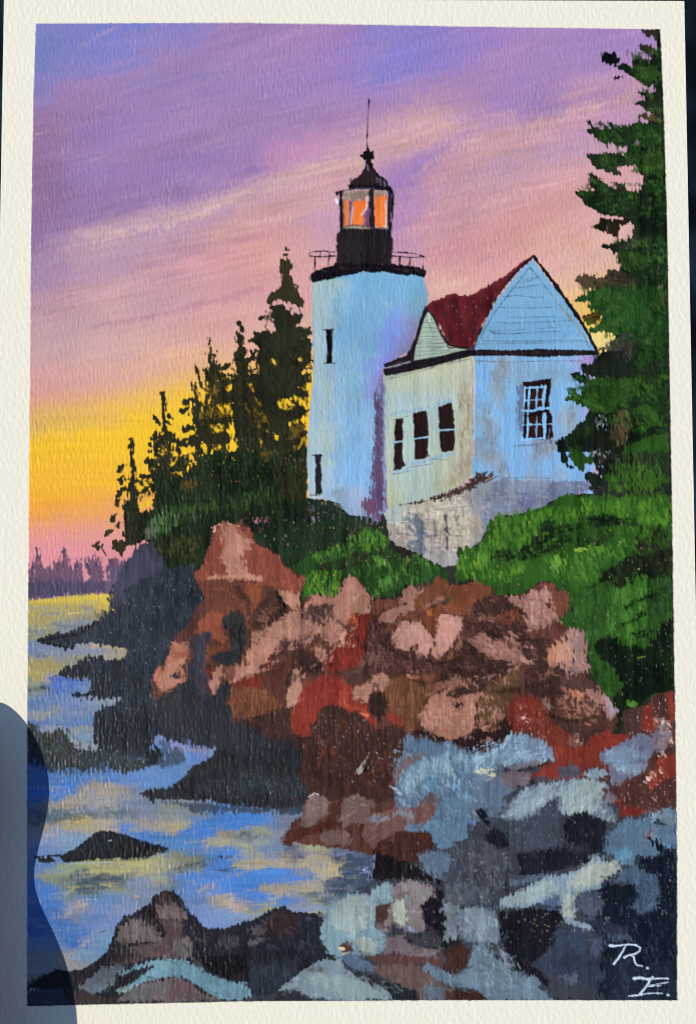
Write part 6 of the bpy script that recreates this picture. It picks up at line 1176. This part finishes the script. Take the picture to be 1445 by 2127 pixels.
dabs(['a87868', 'b4887a'], '880,1470 990,1440 1060,1450 1020,1540 900,1540', 40, 18, 6, 20, 50, a=0.4, dry=2)
dabs(['a07468', 'b08478', '8c665c'], '1150,1420 1260,1450 1280,1500 1200,1480', 30, 14, 5, 40, 50, a=0.5, dry=2)
dabs(['a87868', 'b88878'], '1000,1390 1090,1375 1060,1420 960,1430', 18, 14, 5, 10, 50, a=0.45, dry=2)
for q in ('700,1290 730,1310 760,1350', '780,1300 800,1340 850,1370', '870,1360 900,1380 950,1370', '960,1290 1000,1300 1060,1340', '1080,1330 1140,1330', '930,1390 980,1400 1040,1390', '590,1420 640,1390 690,1380', '470,1300 500,1340 510,1380', '1010,1440 1080,1430 1140,1420', '850,1410 880,1420 930,1410', '1130,1480 1180,1500 1230,1490', '560,1290 590,1260', '760,1400 790,1440'):
    S('2a1c1a', (rng.uniform(3, 6), rng.uniform(5, 11)), q, rough=2.5, dry=3, soft=4, a=0.7)
# ------------------------------------------------------------------ signature
SG = motif('painted_signature', label='white brushed initials R. E.')
tile(945, 1560, 2.89)
WH = 'c8dcf0'
def ink(w, q): S(WH, w, q, rough=0.2, dry=0.3, soft=1.4, h=0.5)
ink((6.5, 3), '928,1168 960,1170 985,1166'); ink((3, 3.6), '985,1166 1040,1160 1085,1165 1108,1180 1105,1200 1080,1216 1040,1225 1010,1240')
ink((3, 4.6), '1020,1168 1005,1200 980,1240 950,1278'); ink((3.4, 3), '1010,1240 1045,1222 1070,1235 1075,1265 1090,1285 1120,1290'); ink(5, '1150,1302 1152,1303')
ink((5.5, 2.6), '1070,1365 1110,1360 1150,1370 1180,1368 1230,1364 1275,1366'); ink(4.2, '1182,1355 1165,1380 1140,1420 1105,1460'); ink((2.6, 2.2), '1170,1408 1215,1398 1275,1388'); ink((3, 2.4), '1042,1470 1090,1466 1150,1455 1200,1452 1240,1455'); ink(2.4, '1150,1412 1230,1408'); ink(4.6, '1276,1464 1280,1466')
tile(0, 0)

# paint that shows only in the joints belongs to whatever it borders
for _ in range(60):
    und = PID == UND
    if not und.any(): break
    for sh, ax in ((1, 0), (-1, 0), (1, 1), (-1, 1)):
        nb = np.roll(PID, sh, ax)
        PID = np.where(und & (nb != UND) & (nb != 0), nb, PID); und = PID == UND

# ------------------------------------------------------------------ materials
def new_mat(name):
    m = bpy.data.materials.new(name); m.use_nodes = True
    return m, m.node_tree, m.node_tree.nodes['Principled BSDF']

def noise(nt, scale, detail=3, rough=0.5, vec=None):
    n = nt.nodes.new('ShaderNodeTexNoise'); n.inputs['Scale'].default_value = scale
    n.inputs['Detail'].default_value = detail; n.inputs['Roughness'].default_value = rough
    tc = nt.nodes.new('ShaderNodeTexCoord')
    nt.links.new(tc.outputs['Object'], n.inputs['Vector'])
    return n

def math_node(nt, op, a, b):
    n = nt.nodes.new('ShaderNodeMath'); n.operation = op
    for k, v in enumerate((a, b)):
        if hasattr(v, 'default_value') or hasattr(v, 'is_output'): nt.links.new(v, n.inputs[k])
        else: n.inputs[k].default_value = v
    return n.outputs[0]

def paint_mat():
    m, nt, b = new_mat('acrylic_paint')
    at = nt.nodes.new('ShaderNodeAttribute'); at.attribute_name = 'paint'
    n = noise(nt, 2600, 3)
    mr = nt.nodes.new('ShaderNodeMapRange'); mr.inputs['To Min'].default_value = 0.93; mr.inputs['To Max'].default_value = 1.07
    nt.links.new(n.outputs['Fac'], mr.inputs['Value'])
    mx = nt.nodes.new('ShaderNodeVectorMath'); mx.operation = 'SCALE'
    nt.links.new(at.outputs['Color'], mx.inputs[0]); nt.links.new(mr.outputs[0], mx.inputs['Scale'])
    nt.links.new(mx.outputs[0], b.inputs['Base Color'])
    n2 = noise(nt, 420, 2)
    nt.links.new(math_node(nt, 'ADD', math_node(nt, 'MULTIPLY', n2.outputs['Fac'], 0.14), 0.27), b.inputs['Roughness'])
    b.inputs['Specular IOR Level'].default_value = 0.13
    n3 = noise(nt, 5200, 2)
    bp = nt.nodes.new('ShaderNodeBump'); bp.inputs['Strength'].default_value = 0.35; bp.inputs['Distance'].default_value = 2.2e-5
    nt.links.new(n3.outputs['Fac'], bp.inputs['Height']); nt.links.new(bp.outputs[0], b.inputs['Normal'])
    return m

def paper_mat():
    m, nt, b = new_mat('cotton_paper')
    at = nt.nodes.new('ShaderNodeAttribute'); at.attribute_name = 'paint'
    nt.links.new(at.outputs['Color'], b.inputs['Base Color'])
    b.inputs['Roughness'].default_value = 0.9; b.inputs['Specular IOR Level'].default_value = 0.13
    n3 = noise(nt, 4200, 4, 0.6)
    bp = nt.nodes.new('ShaderNodeBump'); bp.inputs['Strength'].default_value = 0.4; bp.inputs['Distance'].default_value = 2.5e-5
    nt.links.new(n3.outputs['Fac'], bp.inputs['Height']); nt.links.new(bp.outputs[0], b.inputs['Normal'])
    return m

PAINT, PAPER = paint_mat(), paper_mat()

def to_plane(px, py):
    """where the sheet point seen at this place of the photograph lies on the sheet's plane (metres)"""
    a = (px - 722.5) / F_PX; b = -(py - 1063.5) / F_PX
    ct, st = math.cos(TILT), math.sin(TILT)
    y = b * ct + st; z = b * st - ct
    s = -CAM[2] / z
    return CAM[0] + a * s, CAM[1] + y * s

WX, WY = to_plane(GX.astype(np.float64), GY.astype(np.float64))
INK = INFRAME
UNIT = 1e-4
RELIEF = (0.17 * TOOTH * (1 - 0.3 * WET) * INK + 0.12 * PAPERN * (1 - INK) + 0.05 * GRIT
          + 0.10 * STREAK[-12] * INK * (PID == SKY) + 0.06 * STREAK[90] * INK * (PID != SKY) + 0.55 * HGT + 0.35 * INK)
WZ = RELIEF * UNIT
COL *= ALBEDO
COL[:] = np.where(INK[..., None] > 0.5, np.maximum(COL - 0.004, 0.4 * COL), COL)   # pigment under a clear gloss
# vertex normals of the whole sheet, so that neighbouring motifs shade without a seam
dx = np.gradient(WX, axis=1); dzx = np.gradient(WZ, axis=1) / dx
dy = np.gradient(WY, axis=0); dzy = np.gradient(WZ, axis=0) / dy
NRM = np.dstack([-dzx, -dzy, np.ones_like(dzx)]); NRM /= np.linalg.norm(NRM, axis=2, keepdims=True)

root = bpy.data.objects.new('painting', None); C.objects.link(root)
root['label'] = 'small acrylic painting of a lighthouse on red rocks at sunset, on white toothed paper'
root['category'] = 'painting'
root.empty_display_size = 0.05

def mesh_from(name, V, Fc, colr, nrm, mat, parent):
    me = bpy.data.meshes.new(name)
    me.vertices.add(len(V)); me.vertices.foreach_set('co', V.astype(np.float32).ravel())
    nf = len(Fc)
    me.loops.add(nf * 4); me.loops.foreach_set('vertex_index', Fc.astype(np.int32).ravel())
    me.polygons.add(nf); me.polygons.foreach_set('loop_start', np.arange(0, nf * 4, 4, dtype=np.int32))
    me.polygons.foreach_set('loop_total', np.full(nf, 4, np.int32))
    me.update(calc_edges=True)
    me.polygons.foreach_set('use_smooth', np.ones(nf, bool))
    a = me.color_attributes.new('paint', 'FLOAT_COLOR', 'POINT')
    a.data.foreach_set('color', np.c_[colr, np.ones(len(colr))].astype(np.float32).ravel())
    me.materials.append(mat)
    if nrm is not None:
        me.normals_split_custom_set_from_vertices(nrm.astype(np.float32))
    o = bpy.data.objects.new(name, me); C.objects.link(o); o.parent = parent
    return o

fid = PID[:-1, :-1]
J, I = np.mgrid[0:NR - 1, 0:NC - 1]
made = {}
def build(k):
    if k in made: return made[k]
    name, par, label = (PARTS[k] + (None,))[:3]
    sel = fid == k
    if par is not None: parent = build(par)
    else: parent = root
    if parent is None: parent = root
    if not sel.any():
        made[k] = None; return None
    j = J[sel]; i = I[sel]
    q = np.stack([j * NC + i, (j + 1) * NC + i, (j + 1) * NC + i + 1, j * NC + i + 1], 1)
    u, inv = np.unique(q, return_inverse=True)
    Fc = inv.reshape(q.shape)
    V = np.stack([WX.ravel()[u], WY.ravel()[u], WZ.ravel()[u]], 1)
    colr = COL.reshape(-1, 3)[u]; nr = NRM.reshape(-1, 3)[u]
    if k == 0:                                             # the sheet also has edges and a back
        T = 4.5e-4
        ring = [0 * NC + x for x in range(NC)] + [y * NC + NC - 1 for y in range(1, NR)] + [(NR - 1) * NC + x for x in range(NC - 2, -1, -1)] + [y * NC for y in range(NR - 2, 0, -1)]
        ring = np.array(ring); n0 = len(V); m = len(ring)
        pos = {int(a): b for b, a in enumerate(u)}
        top = np.array([pos[int(r)] for r in ring])
        W2 = np.stack([WX.ravel()[ring], WY.ravel()[ring], np.full(m, -T)], 1)
        V = np.vstack([V, V[top], W2, W2])
        pc = COL.reshape(-1, 3)[ring]
        colr = np.vstack([colr, pc, pc, pc])
        side = np.tile([[0, 0, 1.0]], (m, 1)); cx = W2[:, :2] / np.linalg.norm(W2[:, :2], axis=1, keepdims=True)
        side = np.c_[cx, np.zeros(m)]
        nr = np.vstack([nr, side, side, np.tile([[0, 0, -1.0]], (m, 1))])
        a = np.arange(m); b = (a + 1) % m
        F2 = np.stack([n0 + a, n0 + b, n0 + m + b, n0 + m + a], 1)
        Fc = np.vstack([Fc, F2])
        # back: strips between the left and right edges
        o3 = n0 + 2 * m
        lft = [0] + [m - y for y in range(1, NR - 1)] + [m - (NR - 2) - 1]
        rgt = [NC - 1 + y for y in range(NR)]
        lft = [0] + [m - y for y in range(1, NR)]
        F3 = [[o3 + lft[y], o3 + rgt[y], o3 + rgt[y + 1], o3 + lft[y + 1]] for y in range(NR - 1)]
        Fc = np.vstack([Fc, np.array(F3)])
    o = mesh_from(name, V, Fc, colr, nr, PAPER if k == 0 else PAINT, parent)
    if label: o['label'] = label
    made[k] = o
    return o
for k in range(len(PARTS)): build(k)

# ------------------------------------------------------------------ the hand that holds the sheet
def skin_mat():
    m, nt, b = new_mat('skin')
    n = noise(nt, 140, 3); r = nt.nodes.new('ShaderNodeValToRGB')
    r.color_ramp.elements[0].color = (0.50, 0.22, 0.15, 1); r.color_ramp.elements[1].color = (0.62, 0.33, 0.24, 1)
    nt.links.new(n.outputs['Fac'], r.inputs['Fac']); nt.links.new(r.outputs[0], b.inputs['Base Color'])
    b.inputs['Roughness'].default_value = 0.5; b.inputs['Subsurface Weight'].default_value = 0.15
    b.inputs['Subsurface Radius'].default_value = (0.003, 0.0012, 0.0006)
    n2 = noise(nt, 900, 3); bp = nt.nodes.new('ShaderNodeBump'); bp.inputs['Strength'].default_value = 0.3; bp.inputs['Distance'].default_value = 1.5e-4
    nt.links.new(n2.outputs['Fac'], bp.inputs['Height']); nt.links.new(bp.outputs[0], b.inputs['Normal'])
    return m

def SP(px, py, z):
    x, y = to_plane(px, py)
    return (x, y, z)
EL = SP(0, 1650, 0)[0]                                     # where the sheet's left edge runs
V = []; R = []; E = []
def jt(p, r, rz=None):
    V.append(p); R.append((r, rz or r)); return len(V) - 1
def chain(a, *js):
    for p, r in js:
        b = jt(p, r); E.append((a, b)); a = b
    return a
ey = lambda py: SP(0, py, 0)[1]
palm = jt((EL - 0.046, ey(2300), -0.004), 0.021)
wrist = chain(palm, ((EL - 0.058, ey(2600), -0.004), 0.0215), ((EL - 0.066, ey(2850), -0.004), 0.0215), ((EL - 0.078, ey(3300), -0.006), 0.025), ((EL - 0.095, ey(3900), -0.010), 0.030))
# thumb, on the face of the sheet
chain(palm, *[((x_, ey(y_), z_), r_) for y_, x_, z_, r_ in THUMB])
# four fingers, curled behind the sheet
for k, (y0, ln) in enumerate(((1640, 0.9), (1850, 1.0), (2060, 0.95), (2260, 0.78))):
    kn = ((EL - 0.050 + 0.002 * k, ey(y0 + 60), -0.012), 0.0105)
    chain(palm, kn, ((EL - 0.036, ey(y0), -0.030), 0.0095), ((EL - 0.036 + 0.020 * ln, ey(y0 - 10), -0.034), 0.0085),
          ((EL - 0.036 + 0.042 * ln, ey(y0 - 20), -0.022), 0.0078), ((EL - 0.036 + 0.052 * ln, ey(y0 - 22), -0.0125), 0.0070), ((EL - 0.036 + 0.056 * ln, ey(y0 - 22), -0.0085), 0.0045))
me = bpy.data.meshes.new('hand'); me.from_pydata(V, E, []); me.update()
hand = bpy.data.objects.new('hand', me); C.objects.link(hand)
sk = hand.modifiers.new('skin', 'SKIN'); sk.use_smooth_shade = True; sk.branch_smoothing = 0.6
lay_ = me.skin_vertices[0] if len(me.skin_vertices) else None
if lay_ is None:
    bpy.context.view_layer.objects.active = hand
    hand.select_set(True); bpy.ops.mesh.customdata_skin_add(); lay_ = me.skin_vertices[0]
for i_, v in enumerate(lay_.data):
    v.radius = R[i_]; v.use_root = (i_ == 0)
ss = hand.modifiers.new('subdivision', 'SUBSURF'); ss.levels = 2; ss.render_levels = 3
me.materials.append(skin_mat())
hand['label'] = 'hand holding the lower left edge of the painting, its thumb shading the sheet'
hand['category'] = 'hand'
def plain(name, col, rough):
    m, nt, b = new_mat(name); n = noise(nt, 60, 4)
    r = nt.nodes.new('ShaderNodeValToRGB'); r.color_ramp.elements[0].color = tuple(0.6 * c for c in col) + (1,); r.color_ramp.elements[1].color = tuple(1.4 * c for c in col) + (1,)
    nt.links.new(n.outputs['Fac'], r.inputs['Fac']); nt.links.new(r.outputs[0], b.inputs['Base Color']); b.inputs['Roughness'].default_value = rough
    return m
# sleeve round the forearm
SV = []; SF = []; n_s = 28
axis0 = np.array((EL - 0.071, ey(3050), -0.005)); axis1 = np.array((EL - 0.098, ey(4000), -0.010))
d_ = axis1 - axis0; d_ /= np.linalg.norm(d_); up_ = np.array((0, 0, 1.0)); sx = np.cross(d_, up_); sx /= np.linalg.norm(sx); sy = np.cross(sx, d_)
prof = [(0.0, 0.0285), (-0.02, 0.0300), (-0.02, 0.0320), (0.0, 0.0325), (0.3, 0.0335), (0.6, 0.0365), (1.0, 0.040), (1.0, 0.001)]
for t, r_ in prof:
    for q in range(n_s):
        an = 2 * math.pi * q / n_s; rr = r_ * (1 + 0.03 * math.sin(3 * an + 9 * t))
        SV.append(tuple(axis0 + (axis1 - axis0) * t + sx * rr * math.cos(an) + sy * rr * math.sin(an)))
for a_ in range(len(prof) - 1):
    for q in range(n_s):
        SF.append((a_ * n_s + q, a_ * n_s + (q + 1) % n_s, (a_ + 1) * n_s + (q + 1) % n_s, (a_ + 1) * n_s + q))
sm = bpy.data.meshes.new('sleeve'); sm.from_pydata(SV, [], SF); sm.update()
for p_ in sm.polygons: p_.use_smooth = True
sm.materials.append(plain('navy_cotton', (0.02, 0.025, 0.06), 0.9))
so = bpy.data.objects.new('sleeve', sm); C.objects.link(so); so.parent = hand

# ------------------------------------------------------------------ dark ground far below
n_g = 60; ext = 3.0
gv = [(-ext + 2 * ext * a_ / n_g, -ext + 2 * ext * b_ / n_g, -0.55 + 0.012 * math.sin(a_ * 1.7) * math.cos(b_ * 1.3)) for b_ in range(n_g + 1) for a_ in range(n_g + 1)]
gf = [(b_ * (n_g + 1) + a_, b_ * (n_g + 1) + a_ + 1, (b_ + 1) * (n_g + 1) + a_ + 1, (b_ + 1) * (n_g + 1) + a_) for b_ in range(n_g) for a_ in range(n_g)]
gm = bpy.data.meshes.new('ground'); gm.from_pydata(gv, [], gf); gm.update()
m, nt, b = new_mat('dark_ground'); n = noise(nt, 26, 4, 0.6)
r = nt.nodes.new('ShaderNodeValToRGB')
r.color_ramp.elements[0].position = 0.4; r.color_ramp.elements[0].color = (0.0015, 0.003, 0.006, 1)
r.color_ramp.elements[1].position = 0.68; r.color_ramp.elements[1].color = (0.012, 0.028, 0.05, 1)
nt.links.new(n.outputs['Fac'], r.inputs['Fac']); nt.links.new(r.outputs[0], b.inputs['Base Color']); b.inputs['Roughness'].default_value = 0.95; b.inputs['Specular IOR Level'].default_value = 0.05
gm.materials.append(m)
go = bpy.data.objects.new('ground', gm); C.objects.link(go); go['kind'] = 'structure'
